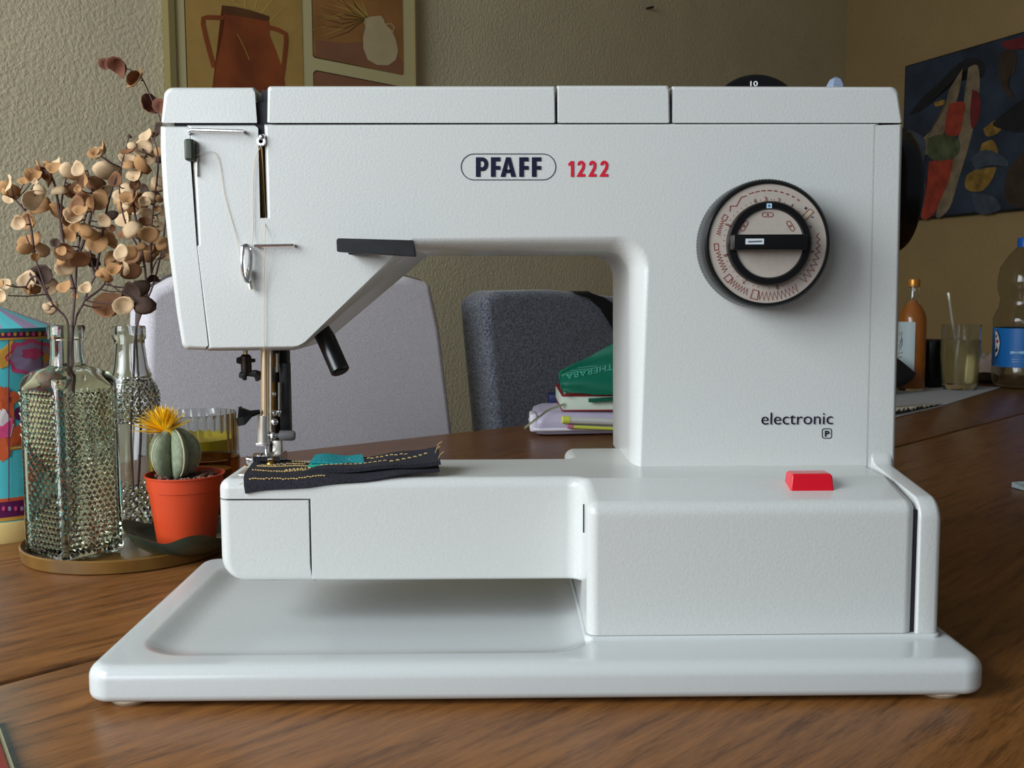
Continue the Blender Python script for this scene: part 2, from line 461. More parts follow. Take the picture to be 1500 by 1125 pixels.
# --- column and upper arm
A_pts = [(281, 187, 1), (378, 187, 1), (381, 320, 0), (396, 320, 0), (392, 186, 1), (1279, 184, 1), (1268, 685, 0), (940, 687, 4),
         (954, 344, 46), (604, 348, 14), (441, 506, 26), (310, 508, 3), (290.5, 362, 0), (295, 359, 0), (288, 232, 0), (281, 230, 0)]
B_pts = [(280, 186, 1), (378.5, 186, 1), (381.5, 321, 0), (396.5, 321, 0), (391.5, 185, 1), (1279.5, 183, 1), (1268.5, 686, 0), (920, 684, 4),
         (920, 368, 36), (612, 368, 14), (441, 512.5, 30), (309, 513.5, 3), (290, 363, 0), (294.5, 360, 0), (287.5, 233, 0), (280, 231, 0)]
def duo(A_pts, B_pts, ya, dep, yb, name, m, parent, seg=8, back=.004, wn=True, ang=42):
    a = [at2(p.x, p.y, ya) for p in rpoly(A_pts, 8)]
    b_ = [at2(p.x, p.y, ya + dep) for p in rpoly(B_pts, 8)]
    rings = []
    for k in range(seg + 1):
        t = math.pi / 2 * k / seg
        s, c = math.sin(t), 1 - math.cos(t)
        rings.append([Vector((p.x + (q.x - p.x) * s, ya + dep * c, p.y + (q.y - p.y) * s)) for p, q in zip(a, b_)])
    rings.append([Vector((q.x, yb, q.y)) for q in b_])
    bm = B(); loft(bm, rings)
    return fin(name, bm, m, parent, ang, wn=wn)
duo(A_pts, B_pts, YF, .022, YB, 'arm_and_column', P, mc)
duo([(243, 188, 2), (278, 188, 1), (279, 232, 0), (288, 360, 0), (305, 507, 2), (273, 505, 9), (266, 460, 0), (256, 380, 0), (247, 290, 0), (243, 220, 0)],
    [(237, 186, 2), (278.5, 186, 1), (279.5, 232, 0), (288.5, 360, 0), (305, 512.5, 2), (270, 512, 10), (261, 460, 0), (250, 375, 0), (241, 290, 0), (237, 220, 0)],
    YF, .008, YB, 'face_cover', P, mc)
bm = B(); a = U(284, 500, YF); box(bm, U(246, 0, YF).x, U(310, 300, YF).x, YF + .010, YB - .006, U(0, 365, YF).z, U(0, 192, YF).z); fin('head_slot_fill', bm, 'dark_gap', mc)
bm = B(); box(bm, U(376, 0, YF).x, U(399, 300, YF).x, YF + .022, YB - .01, U(0, 322, YF).z, U(0, 131, YF).z); fin('lever_slot_fill', bm, 'dark_gap', mc)
bm = B(); box(bm, U(377, 0, YF).x, U(393, 0, YF).x, YF + .004, YB - .008, U(0, 190, YF).z, U(0, 130.5, YF).z); fin('lid_gap_fill', bm, 'dark_gap', mc)
bm = B(); box(bm, U(252, 150, YF).x, U(1308, 150, YF).x, YF + .0028, YB - .004, U(0, 200, YF).z, U(0, 150, YF).z); fin('lid_seam_fill', bm, 'dark_gap', mc)  # filler block, dark so the seam under the lids reads as shadow
def lid(name, x0, x1, xt0, xt1, r0, r1, ytop0=128, ytop1=127):
    A_ = [(x0 + 2, 180, 1), (xt0 + 3, ytop0 + 4, r0), (xt1 - 2, ytop1 + 4, r1), (x1 - 1.5, 180, 1)]
    B_ = [(x0, 181, 1), (xt0, ytop0, r0), (xt1, ytop1, r1), (x1, 181, 1)]
    return duo(A_, B_, YF, .006, YB, name, P, mc)
lid('head_lid', 238, 378, 243, 375, 13, 4, 129, 129)
lid('spool_lid', 392.5, 813.5, 393, 813, 5, 2, 127, 127)
lid('middle_lid', 815.5, 980.5, 815, 980, 2, 5, 126, 126)
lid('end_lid', 983, 1320, 983, 1313, 2, 12, 127, 128)

# --- right side cover
duo([(1282, 185, 1), (1317, 184, 2), (1306, 690, 0), (1271, 690, 0)], [(1281, 184, 1), (1320, 183, 2), (1308, 690, 0), (1270, 690, 0)], YF - .0004, .006, YB, 'side_cover', P, mc)
zc1 = U(1290, 690, YF).z
x0, x1 = U(1343.8, 850, Y1).x, U(1378, 850, Y1).x
def side_profile(i):
    zf = U(1360, 929, Y1).z
    return rpoly([(Y1 - .0005 + i, zf, .001), (Y1 - .0005 + i, zBl - i + .0012, .011), (YF - .001, zT + .0014 - i, .014), (YF + .0 + i * .2, zT + .012, 0), (YB - i, zT + .012, .0), (YB - i, zf, 0)], 7)
rings = []
for (dx, i) in ((0, .0012), (.0004, .0004), (.0012, 0)):
    rings.append([Vector((x0 + dx, p.x, p.y)) for p in side_profile(i)])
for (dx, i) in ((.0035, 0), (.0015, .0008), (.0004, .0020), (0, .0035)):
    rings.append([Vector((x1 - dx, p.x, p.y)) for p in side_profile(i)])
bm = B(); loft(bm, rings); fin('side_cover_foot', bm, P, mc, 45, wn=True)
bm = B(); box(bm, xWR - .004, x0 + .004, Y1 + .0022, YB - .004, zbase + .001, zBl - .004); fin('side_gap_fill', bm, 'dark_gap', mc)
bm = B(); box(bm, U(1262, 0, YF).x, U(1290, 0, YF).x, YF + .003, YB - .006, zT - .001, U(0, 190, YF).z); fin('side_seam_fill', bm, 'dark_gap', mc)  # dark filler giving the side cover seam its shadow tone
# low flange where the column meets the block
bm = B(); p = rpoly([(U(934, 690, YF).x, YF - .0012, .004), (U(1283, 690, YF).x, YF - .0012, .002), (U(1283, 690, YF).x, YS - .003, .001), (U(916, 690, YF + .022).x, YS - .003, .004), (U(917, 670, YF + .022).x, YF + .022, .01)], 5)
slab(bm, p, lambda u, v, h: Vector((u, v, h)), zT - .004, zc1 + .0008, 0, .001); fin('column_flange', bm, P, mc, 40, wn=True)

# --- handwheel
bm = B(); c = U(1318, 280, .6265)
prof = [(.004, .228), (.030, .229), (.0355, .2305), (.0375, .233), (.0375, .2405), (.0355, .2435), (.030, .2445), (.012, .2445), (.010, .249), (.0005, .2495)]
lathe(bm, prof, (0, .6265, c.z), 64, 'X', mod=lambda a, h: 1 + (.012 * math.cos(32 * a) if .232 < h < .242 else 0)); fin('handwheel', bm, 'black', mc)
bm = B(); lathe(bm, [(.012, .222), (.012, .2285)], (0, .6265, c.z), 24, 'X'); fin('wheel_shaft', bm, 'steel', mc)
# --- pattern thumbwheel and bobbin winder peeking over the top
c = U(1105, 117 + 72 * .95, .622); rw = 72 * .622 / 1500
bm = B(); lathe(bm, [(.001, -.004), (rw - .001, -.004), (rw, -.003), (rw, .003), (rw - .001, .004), (.001, .004)], c, 96, 'Y'); tw_ = fin('length_wheel', bm, 'black', mc)
text_fit('numeral', '10', fitpx(1099, 1110, 118.8, 126.4, c.y - .0042), 'white_ink', tw_, .01)
M['crystal'] = mat('smoky_clear_plastic', (150, 165, 190), .15, trans=.35)
bm = B(); c = U(1224, 128, .625); lathe(bm, [(.0055, -.004), (.0055, .001), (.0035, .0045), (.0008, .006)], c, 6); fin('winder_knob', bm, 'crystal', mc, smooth=0)

# --- brand lettering
YL = YF - .0002
def stroke_path(bm, pts, wdt, Y, closed=False, th=.00025):
    """flat ribbon along pixel points on plane Y, width in pixels"""
    n = len(pts)
    L, Rr = [], []
    for i, p in enumerate(pts):
        p = Vector(p)
        a = Vector(pts[i - 1]) if (i or closed) else p
        b = Vector(pts[(i + 1) % n]) if (i < n - 1 or closed) else p
        d1 = (p - a).normalized() if (p - a).length > 1e-9 else (b - p).normalized()
        d2 = (b - p).normalized() if (b - p).length > 1e-9 else d1
        t = d1 + d2
        t = t.normalized() if t.length > .1 else d1
        nn = Vector((-t.y, t.x)); k = wdt / 2 / max(.45, abs(nn.dot(Vector((-d1.y, d1.x)))))
        L.append(p + nn * k); Rr.append(p - nn * k)
    fr = [[bm.verts.new(U(q.x, q.y, Y)) for q in S] for S in (L, Rr)]
    m_ = n if closed else n - 1
    for i in range(m_):
        j = (i + 1) % n
        bm.faces.new((fr[0][i], fr[0][j], fr[1][j], fr[1][i]))
def arc(cx, cy, r, a0, a1, n=24, ry=None):
    return [(cx + r * math.cos(R(a0 + (a1 - a0) * i / n)), cy + (ry or r) * math.sin(R(a0 + (a1 - a0) * i / n))) for i in range(n + 1)]
bm = B(); stroke_path(bm, arc(694.5, 244.5, 19, 90, 270) + arc(795, 244.5, 19, -90, 90), 1.3, YL, True); fin('badge_outline', bm, 'thin_ink', mc, 0)
def glyph(polys, m, name='letter'):
    bm = B()
    for poly in polys:
        # poly = list of strokes: closed polygons in pixels
        fr = [bm.verts.new(U(x, y, YL - .0002)) for x, y in poly]; bk = [bm.verts.new(U(x, y, YL)) for x, y in poly]
        f = bm.faces.new(fr)
        for i in range(len(fr)):
            j = (i + 1) % len(fr); bm.faces.new((fr[i], bk[i], bk[j], fr[j]))
    return fin(name, bm, m, mc, 0)
def rect(x0, x1, y0, y1): return [(x0, y0), (x1, y0), (x1, y1), (x0, y1)]
t0, t1, sw = 230.3, 259, 6.6
def letF(x, wd): glyph([rect(x, x + sw, t0, t1), rect(x + sw, x + wd, t0, t0 + 6), rect(x + sw, x + wd, 243, 248.6)], 'navy_ink')
# P
x = 697
bm = B(); stroke_path(bm, [(x + sw / 2, t1), (x + sw / 2, t0)], sw, YL - .0001)
stroke_path(bm, [(x + sw, t0 + 3)] + [(x + 9.5 + 5.6 * math.cos(R(a)), (t0 + 10.2) + 7.2 * math.sin(R(a))) for a in range(-90, 91, 15)] + [(x + sw, t0 + 17.4)], 5.8, YL - .0001); fin('letter', bm, 'navy_ink', mc, 0)
letF(719, 13.5)
x = 733
glyph([[(x, t1), (x + 8.2, t0), (x + 11.3, t0), (x + 11.3, t0 + 7), (x + 7, t1)], [(x + 11.3, t0), (x + 14.6, t0), (x + 22.6, t1), (x + 15.6, t1), (x + 11.3, t0 + 7)], rect(x + 7.2, x + 15.6, 248.4, 253.4)], 'navy_ink')
letF(760.5, 13.5); letF(779, 13.5)
for i, (a, b_) in enumerate(((832.5, 840.5), (845.5, 857), (862.5, 873.5), (879, 891))):
    if i == 0:
        glyph([rect(836, 840.5, 235.8, 259), [(832.2, 239.5), (836.5, 235.8), (836.5, 241), (832.6, 243)]], 'red_ink', 'digit')
    else:
        bm = B(); wd = b_ - a
        stroke_path(bm, [(a + .8 + 2.0, 242.0)] + [(a + wd / 2 + (wd / 2 - 2.2) * math.cos(R(t)), 242 + 4.6 * math.sin(R(t))) for t in range(200, 376, 16)] + [(b_ - 3, 246.5), (a + 2.4, 256.8), (b_, 256.8)], 4.3, YL - .0001); fin('digit', bm, 'red_ink', mc, 0)
text_fit('lettering', 'electronic', fitpx(1115, 1220, 604, 622, YL), 'navy_ink', mc, -.006)
bm = B(); stroke_path(bm, [(p.x, p.y) for p in rpoly([(1204.5, 628, 3), (1218, 628, 3), (1218, 642, 3), (1204.5, 642, 3)], 4)], 1.2, YL, True); fin('symbol_outline', bm, 'navy_ink', mc, 0)
text_fit('symbol_letter', 'P', fitpx(1208, 1214.6, 630.8, 639.6, YL), 'navy_ink', mc, .02)

# --- dial
YD = YF - .0225
cd = U(1125, 357, YD)
def rad(px, Y): return px * Y / 1500.0
def dl(prof, name, m, par, n=96, mod=None, cen=None):
    bm = B(); lathe(bm, prof, cen or (cd.x, 0, cd.z), n, 'Y', mod); return fin(name, bm, m, par, 35)
Rr_ = rad(94, YD)
dial = dl([(Rr_ - .004, YF + .001), (Rr_ - .0005, YF - .001), (Rr_, YF - .002), (Rr_, YD + .0035), (Rr_ - .0006, YD + .002), (Rr_ - .0006, YD + .0012), (Rr_ - .0016, YD), (rad(87, YD), YD), (rad(86, YD), YD + .0012), (.003, YD + .0013)], 'dial', 'black', mc, 240,
          mod=lambda a, h: 1 + (.010 * (1 if int(a / (2 * math.pi) * 240 + .5) % 2 else -1) * .5 if YD + .003 < h < YF - .0015 else 0))
dl([(.001, YD + .0009), (rad(86, YD), YD + .0009), (rad(86.2, YD), YD + .0014)], 'dial_plate', 'dial_face', dial)
dl([(rad(61, YD), YD + .001), (rad(61, YD), YD - .0032), (rad(59, YD), YD - .0045), (rad(50.5, YD), YD - .0045), (rad(49, YD), YD - .003), (.001, YD - .003)], 'inner_ring', 'black', dial)
dl([(.001, YD - .0032), (rad(49, YD), YD - .0032), (rad(49, YD), YD - .0028)], 'inner_plate', 'dial_face', dial)
YK = YD - .0125
bm = B()
a = U(1074, 366, YK); b_ = U(1183, 343, YK)
pk = rpoly([(a.x, a.z, .001), (b_.x, a.z, .001), (b_.x, b_.z, .001), (a.x, b_.z, .001)], 4)
slab(bm, pk, lambda u, v, h: Vector((u, h, v)), YK, YD - .003, .0008, 0); kn = fin('dial_knob', bm, 'black', dial)
bm = B(); a = U(1092, 358, YK); b_ = U(1119, 349.5, YK); box(bm, a.x, b_.x, YK - .0002, YK + .0002, a.z, b_.z); st = fin('knob_label', bm, 'sticker', dial, 0)
YP = YD + .0007
bm = B(); stroke_path(bm, [(1096, 354.2), (1116, 353.4)], 2.2, YK - .0003); fin('knob_inscription', bm, 'grey_plastic', dial, 0)
bm = B(); a = U(1123, 305, YD - .0045); b_ = U(1130.5, 298, YD - .0045); box(bm, a.x, b_.x, YD - .0049, YD - .0044, a.z, b_.z); fin('index_mark', bm, 'blue_sticker', dial, 0)
bm = B(); stroke_path(bm, [(1126.7, 303.6), (1126.7, 299.4)], .9, YD - .0050); stroke_path(bm, [(1124.8, 301.5), (1128.6, 301.5)], .9, YD - .0050); fin('index_sign', bm, 'navy_ink', dial, 0)
DC = (1125, 357)
def pol(a, r): return (DC[0] + r * math.cos(R(a)), DC[1] - r * math.sin(R(a)))
for s_, a_ in (('4', 107), ('3', 93), ('2', 76), ('1', 58), ('0', 22), ('9', -10), ('8', -78), ('7', -122), ('6', 195), ('5', 155)):
    x, y = pol(a_, 65.5)
    rot = R(a_ - 90) if True else 0
    Yq = YP
    hw, hh = (.6 if s_ == '1' else 1.9), 3.3
    def f(u, v, w_, x=x, y=y, rot=rot):
        dx = (u - .5) * 2 * hw; dy = (v - .5) * 2 * hh
        return U(x + dx * math.cos(rot) - dy * math.sin(rot), y - (dx * math.sin(rot) + dy * math.cos(rot)), YP - w_)
    text_fit('dial_numeral', s_, f, 'maroon_ink', dial, 0, .0002)
bm = B()
for a_ in [100, 86, 82, 68, 46] + list(range(113, 150, 7)) + list(range(162, 190, 7)) + list(range(203, 236, 8)) + list(range(-117, -82, 7)) + list(range(-71, -18, 7)) + [0, 8]:
    x, y = pol(a_, 65); v = [U(x - .6, y - .6, YP), U(x + .6, y - .6, YP), U(x + .6, y + .6, YP), U(x - .6, y + .6, YP)]
    bm.faces.new([bm.verts.new(q) for q in v])
fin('scale_dots', bm, 'maroon_ink', dial, 0)
# stitch symbols, laid along arcs of the dial plate
def zig(a0, a1, r, n, amp0, amp1, wpx=1.1):
    pts = []
    for i in range(n + 1):
        t = i / n; am = amp0 + (amp1 - amp0) * t
        pts.append(pol(a0 + (a1 - a0) * t, r + am * (1 if i % 2 else -1)))
    bm = B(); stroke_path(bm, pts, wpx, YP); fin('stitch_symbol', bm, 'maroon_ink', dial, 0)
def cell(a0, a1, r, am):
    bm = B(); stroke_path(bm, [pol(a0, r - am), pol(a1, r - am), pol(a1, r + am), pol(a0, r + am)], 1.1, YP, True); fin('stitch_symbol', bm, 'maroon_ink', dial, 0)
zig(-101, -56, 77, 20, 6, 5.5); cell(-108, -101, 77, 6.5)
zig(-135, -113, 77, 13, 4.5, 4.5); cell(-142, -136, 77, 5)
zig(189, 213, 74, 13, 2.8, 4); cell(180, 187, 76, 3)
zig(153, 170, 74, 12, 2, 3); cell(146, 152, 74, 3)
zig(-48, 12, 74, 17, 6, 2)
bm = B(); stroke_path(bm, [pol(140, 73), pol(135, 78), pol(130, 72), pol(120, 78.5), pol(114, 77)], 1.2, YP); fin('stitch_symbol', bm, 'maroon_ink', dial, 0)
for k in range(9):
    a0 = 111 - k * 6.8; bm = B(); stroke_path(bm, [pol(a0, 78), pol(a0 - max(2.2, 5.6 - k * .4), 78)], 1.2 + k * .1, YP); fin('stitch_symbol', bm, 'maroon_ink', dial, 0)
bm = B(); stroke_path(bm, [(1176, 322), (1190, 308)], 8, YP); fin('marker_bar', bm, 'rubber', dial, 0)
bm = B(); stroke_path(bm, [(p.x, p.y) for p in rpoly([(1172, 320, 1), (1186, 306, 1), (1192, 310, 1), (1178, 324, 1)], 2)], 1, YP - .0001, True); fin('stitch_symbol', bm, 'maroon_ink', dial, 0)
bm = B(); stroke_path(bm, [(1178, 305), (1183, 305)], 1.2, YP); stroke_path(bm, [(1180.5, 302.5), (1180.5, 307.5)], 1.2, YP); stroke_path(bm, [(1188, 318), (1192, 318)], 1.2, YP); fin('stitch_symbol', bm, 'navy_ink', dial, 0)
for (x, y, r_) in ((1124.5, 314.5, 0), (1090, 331, 58), (1158, 331, -58)):
    q = rpoly([(-8, -3, 3), (8, -3, 3), (8, 3, 3), (-8, 3, 3)], 4); c_, s_ = math.cos(R(-r_)), math.sin(R(-r_))
    bm = B(); stroke_path(bm, [(x + p.x * c_ - p.y * s_, y + p.x * s_ + p.y * c_) for p in q], 1, YD - .0034, True)
    stroke_path(bm, [(x - 1.5, y), (x + 1.5, y)], 2.5, YD - .0034); fin('buttonhole_symbol', bm, 'maroon_ink', dial, 0)

# --- red switch
bm = B(); a = U(1158, 711, Y1 + .016); b_ = U(1222, 711, Y1 + .016); zs = ztop(Y1 + .018)
rings = []
for (z, i) in ((zs - .002, 0), (zs + .0068, .0008), (zs + .0079, .0015), (zs + .0082, .0024)):
    rings.append([Vector((p.x, p.y, z)) for p in rpoly([(a.x + i, Y1 + .0155 + i, .0008), (b_.x - i, Y1 + .0155 + i, .0008), (b_.x - i, Y1 + .029 - i, .0008), (a.x + i, Y1 + .029 - i, .0008)], 3)])
loft(bm, rings); fin('power_switch', bm, 'red_plastic', mc, 40, wn=True)

# --- levers, guides and threads on the head
bm = B(); a = U(493, 370, YF - .018); 
Lr = [at2(p.x, p.y, YF - .017) for p in rpoly([(493, 349, 4), (606, 352, 2), (609, 376, 2), (494, 369, 3)], 4)]
slab(bm, Lr, f_xz, YF - .019, YF - .010, .0005, .0005, 2); fin('reverse_lever', bm, 'black_grey', mc, 30, wn=True)
bm = B(); a = U(520, 362, YF - .012); box(bm, a.x - .004, a.x + .006, YF - .012, YF + .002, a.z - .004, a.z + .002, .001); fin('lever_stem', bm, 'black', mc)
bm = B(); a = U(478, 497, YF + .018); b_ = U(499, 545, YF + .010); c_ = U(468, 480, YF + .02)
tube(bm, [c_, a, a + (b_ - a) * .97, b_], [.0052, .0056, .0056, .0048], 16); fin('knee_lever_socket', bm, 'black', mc)
bm = B(); d = (b_ - a).normalized(); tube(bm, [b_ + d * .0002, b_ + d * .0005], [.0036, .0034], 16); fin('socket_bore', bm, 'dark_gap', mc)
Yg = YF - .004
bm = B(); tube(bm, [U(277, 197, YF + .001), U(277, 191, Yg), U(280, 190, Yg), U(357, 192, Yg), U(358, 194, YF + .002)], .0009, 8); fin('thread_guide_bar', bm, 'chrome', mc)
bm = B(); a = U(270, 235, YF - .006); b_ = U(283, 203, YF - .006); box(bm, a.x, b_.x, YF - .0065, YF + .004, a.z, b_.z, .0014); fin('tension_slider', bm, 'olive', mc, 40, wn=True)
bm = B(); tube(bm, [U(288, 232, YF - .001), U(288, 258, YF - .001)], .0008, 6); fin('slider_pin', bm, 'steel', mc)
# take-up lever in its slot
bm = B(); tube(bm, [U(386, 318, YF + .012), U(385, 260, YF + .008), U(382, 216, YF + .001)], .0011, 8); fin('take_up_lever', bm, 'brass', mc)
bm = B(); lathe(bm, [(.0012, -.0007), (.0024, -.0007), (.0027, 0), (.0024, .0007), (.0012, .0007)], U(382.5, 207, YF - .0008), 20, 'Y', closed=True); sphere(bm, U(384, 201, YF - .0005), .0019); fin('take_up_eye', bm, 'chrome', mc)
# chrome hook
bm = B(); tube(bm, spline([U(358, 361, YF + .001), U(356, 361, YF - .005), U(355, 385, YF - .006), U(357, 404, YF - .005), U(363, 412, YF - .004), U(366, 400, YF - .004), U(367, 372, YF - .004), U(362, 360, YF - .004), U(356, 362, YF - .005)], 6), .00115, 8); fin('thread_hook', bm, 'chrome', mc)
bm = B(); tube(bm, [U(362, 395, YF - .002), U(368, 424, YF - .003)], [.0017, .0013], 8); fin('hook_spring', bm, 'steel', mc)
bm = B(); a = U(372, 360, YF - .004); tube(bm, [U(374, 360, YF - .0045), U(430, 359, YF - .003), U(432, 360, YF + .001)], .0009, 8); tube(bm, [U(374, 360, YF - .0045), U(376, 360, YF + .001)], .0009, 8); fin('lower_thread_guide', bm, 'chrome', mc)
def thr(pts, r=.00017, name='upper_thread'):
    bm = B(); tube(bm, spline(pts, 6), r, 5); fin(name, bm, 'thread', mc)
thr([U(383, 212, YF - .002), U(374, 235, YF - .001), U(371, 280, YF - .001), U(371, 340, YF - .001), U(369, 358, YF - .003), U(360, 408, YF - .005)])
thr([U(383, 214, YF - .002), U(386, 260, YF + .004), U(389, 318, YF + .004)])
thr([U(389, 318, YF + .003), U(388.5, 330, YF - .0004), U(388, 361, YF - .0045), U(387, 420, YF - .0015), U(387, 505, YF - .001), U(388, 520, YF + .004), U(389, 610, YF + .012)])
thr([U(277, 232, YF - .003), U(316, 225, YF - .0008), U(330, 290, YF - .0006), U(347, 350, YF - .0008), U(356, 400, YF - .004)], .00013)

# --- needle bar and presser foot
YN = .594
def rod(x, y0, y1, rpx, Y, name, m, n=16):
    bm = B(); tube(bm, [U(x, y0, Y), U(x, y1, Y)], rpx * Y / 1500, n); return fin(name, bm, m, mc)
rod(388.5, 500, 610, 6.3, YN, 'needle_bar', 'warm_steel')
rod(386.5, 608, 649, 9.2, YN, 'needle_clamp', 'steel', 20)
bm = B(); a = U(377, 652, YN); b_ = U(396, 647.5, YN); box(bm, a.x, b_.x, YN - .004, YN + .004, a.z, b_.z, .0003); fin('clamp_plate', bm, 'chrome', mc)
rod(396.5, 500, 632, 1.6, YN - .002, 'thin_rod', 'steel', 8)
bm = B(); tube(bm, [U(381, 603, YN - .003), U(368, 606, YN - .004), U(357, 609.5, YN - .005), U(352, 609.5, YN - .005), U(349.5, 609.5, YN - .005)], [.0014, .0022, .0056, .0062, .0060], 6); fin('clamp_wing_screw', bm, 'black', mc, 20)
rod(405, 500, 672, 6.5, YN + .014, 'presser_bar', 'oily')
bm = B(); a = U(399, 632, YN + .018); b_ = U(421, 505, YN + .018); box(bm, a.x, b_.x, YN + .016, YN + .026, a.z, b_.z, .0008); fin('feed_bracket', bm, 'black', mc)
bm = B(); a = U(412, 640, YN + .012); b_ = U(423, 531, YN + .012); box(bm, a.x, b_.x, YN + .010, YN + .018, a.z, b_.z, .0006); fin('bracket_arm', bm, 'black_grey', mc)
for (x, y0, y1, r_, m_) in ((400, 520, 537, 2.4, 'brass'), (406, 518, 545, 2.2, 'steel'), (400, 560, 600, 2.6, 'brass'), (409, 560, 610, 1.8, 'steel')):
    rod(x, y0, y1, r_, YN + .006, 'guide_pin', m_, 10)
for (x, y, r_) in ((401, 577, 3.5), (402, 605, 5), (409, 603, 3.5)):
    bm = B(); sphere(bm, U(x, y, YN + .003), r_ * YN / 1500); fin('bracket_screw', bm, 'chrome', mc)
for (x, y) in ((402, 618), (400, 638)):
    bm = B(); sphere(bm, U(x, y, YN - .001), 5.2 * YN / 1500, 1.15, 1, 1, 16); fin('clamp_ball', bm, 'chrome', mc)
bm = B(); tube(bm, [U(405, 638, YN), U(409, 638, YN), U(410, 638, YN), U(429, 638, YN), U(432, 638, YN)], [.0014, .0014, .0030, .0030, .0024], 18); fin('foot_screw', bm, 'grey_plastic', mc)
# side thread guide left of needle bar
rod(359.5, 505, 524, 3.4, YN + .004, 'guide_stem', 'warm_steel', 10)
bm = B(); tube(bm, [U(360, 519, YN + .004), U(360, 522, YN + .004), U(361, 545, YN + .004), U(361, 548, YN + .004)], [.002, .0032, .0032, .002], 12); fin('guide_body', bm, 'oily', mc)
bm = B(); tube(bm, [U(347, 528, YN + .003), U(352, 528, YN + .003), U(374, 528, YN + .004)], [.0016, .0022, .0010], 8); fin('guide_screw', bm, 'oily', mc)
bm = B(); tube(bm, [U(351, 549, YN + .002), U(358, 550, YN + .002), U(359, 557, YN + .002)], [.0018, .0024, .0010], 8); tube(bm, [U(362, 547, YN + .004), U(374, 547, YN + .004), U(380, 552, YN + .006)], [.0016, .0022, .0034], 8); fin('guide_arm', bm, 'black_grey', mc)
rod(390, 648, 671, 1.5, YN, 'needle', 'chrome', 8)
# shank and foot
bm = B(); a = U(401, 671, YN + .004); b_ = U(413, 644, YN + .004); box(bm, a.x, b_.x, YN + .001, YN + .006, a.z, b_.z, .0005); fin('foot_shank', bm, 'steel', mc)
bm = B(); a = U(395, 668, YN + .002); b_ = U(399, 650, YN + .002); box(bm, a.x, b_.x, YN + .001, YN + .005, a.z, b_.z, .0004); fin('shank_fork', bm, 'oily', mc)
foot_z = zT + .0024
for (x0_, x1_) in ((374, 386), (388, 397), (403, 414)):
    bm = B(); a = U(x0_, 680, YN - .004); b_ = U(x1_, 680, YN - .004)
    sl = [(YN - .012, foot_z + .0035), (YN - .009, foot_z), (YN + .010, foot_z), (YN + .012, foot_z + .002), (YN + .006, foot_z + .0042), (YN - .008, foot_z + .0045)]
    loft(bm, [[Vector((a.x, q[0], q[1])) for q in sl], [Vector((b_.x, q[0], q[1])) for q in sl]]); fin('presser_foot_toe', bm, 'chrome', mc, 20)
bm = B(); tube(bm, [U(362, 673, YN - .002), U(366, 673, YN - .002), U(418, 673, YN - .002), U(421, 673, YN - .002)], [.0024, .0010, .0010, .0022], 10); fin('foot_pin', bm, 'chrome', mc)
bm = B(); sphere(bm, U(361, 684, YN - .008), .0016); sphere(bm, U(397, 680, YN - .010), .0022, 1.3, 1, .8); fin('foot_bracket', bm, 'brass', mc)
# needle plate on the end of the free arm
bm = B(); p = rpoly([(xAL + .007, YA + .0135, .003), (xAL + .034, YA + .0135, .001), (xAL + .034, YAB - .007, .001), (xAL + .007, YAB - .007, .003)], 4)
slab(bm, p, lambda u, v, h: Vector((u, v, h)), zT - .001, zT + .0005, 0, .0002); fin('needle_plate', bm, 'steel', mc)

# ================================================================ SEWING PROJECT ON THE FREE ARM
zF = zT + .0004
def sheet(bm, fn, nu, nv, th):
    g = [[fn(i / nu, j / nv) for j in range(nv + 1)] for i in range(nu + 1)]
    top = [[bm.verts.new(p) for p in r] for r in g]
    nrm = lambda i, j: (g[min(i + 1, nu)][j] - g[max(i - 1, 0)][j]).cross(g[i][min(j + 1, nv)] - g[i][max(j - 1, 0)]).normalized()
    bot = [[bm.verts.new(g[i][j] - nrm(i, j) * th) for j in range(nv + 1)] for i in range(nu + 1)]
    for i in range(nu):
        for j in range(nv):
            bm.faces.new((top[i][j], top[i + 1][j], top[i + 1][j + 1], top[i][j + 1]))
            bm.faces.new((bot[i][j + 1], bot[i + 1][j + 1], bot[i + 1][j], bot[i][j]))
    for i in range(nu):
        bm.faces.new((top[i][0], bot[i][0], bot[i + 1][0], top[i + 1][0])); bm.faces.new((top[i][nv], top[i + 1][nv], bot[i + 1][nv], bot[i][nv]))
    for j in range(nv):
        bm.faces.new((top[0][j], top[0][j + 1], bot[0][j + 1], bot[0][j])); bm.faces.new((top[nu][j], bot[nu][j], bot[nu][j + 1], top[nu][j + 1]))
den = thing('denim_strip', 'dark denim strip with tan stitch rows lying under the presser foot', 'fabric', (xAL + .03, .57, zT))
def den_f(u, v):
    # v = 0 front edge, v = 1 back edge; u = 0 left end, u = 1 right end
    f0 = Vector((U(359, 720, .5405).x, .5332, zF)); f1 = UZ(644, 690, zF + .003); b0 = UZ(372, 676, zF); b1 = UZ(640, 669, zF + .006)
    a_ = f0.lerp(f1, u); c_ = b0.lerp(b1, u)
    p = a_.lerp(c_, v)
    lift = .0016 + .0035 * max(0, u - .45) ** 1.3 * 2 + .0005 * math.sin(u * 17 + v * 5)
    p.z = zT + lift
    # wrap over the rounded front edge of the free arm
    e = YA + .0062
    if p.y < e:
        d = e - p.y
        p.z = zT + lift - .0062 * (1 - math.cos(min(1.5, d / .0075))) * 1.0
        p.y = YA - .0014 + .0076 * (1 - math.sin(min(1.5, d / .0075)))
        p.z -= max(0, d - .0117)
    return p
bm = B(); sheet(bm, den_f, 40, 14, .0010); fin('strip', bm, 'denim', den, 50)
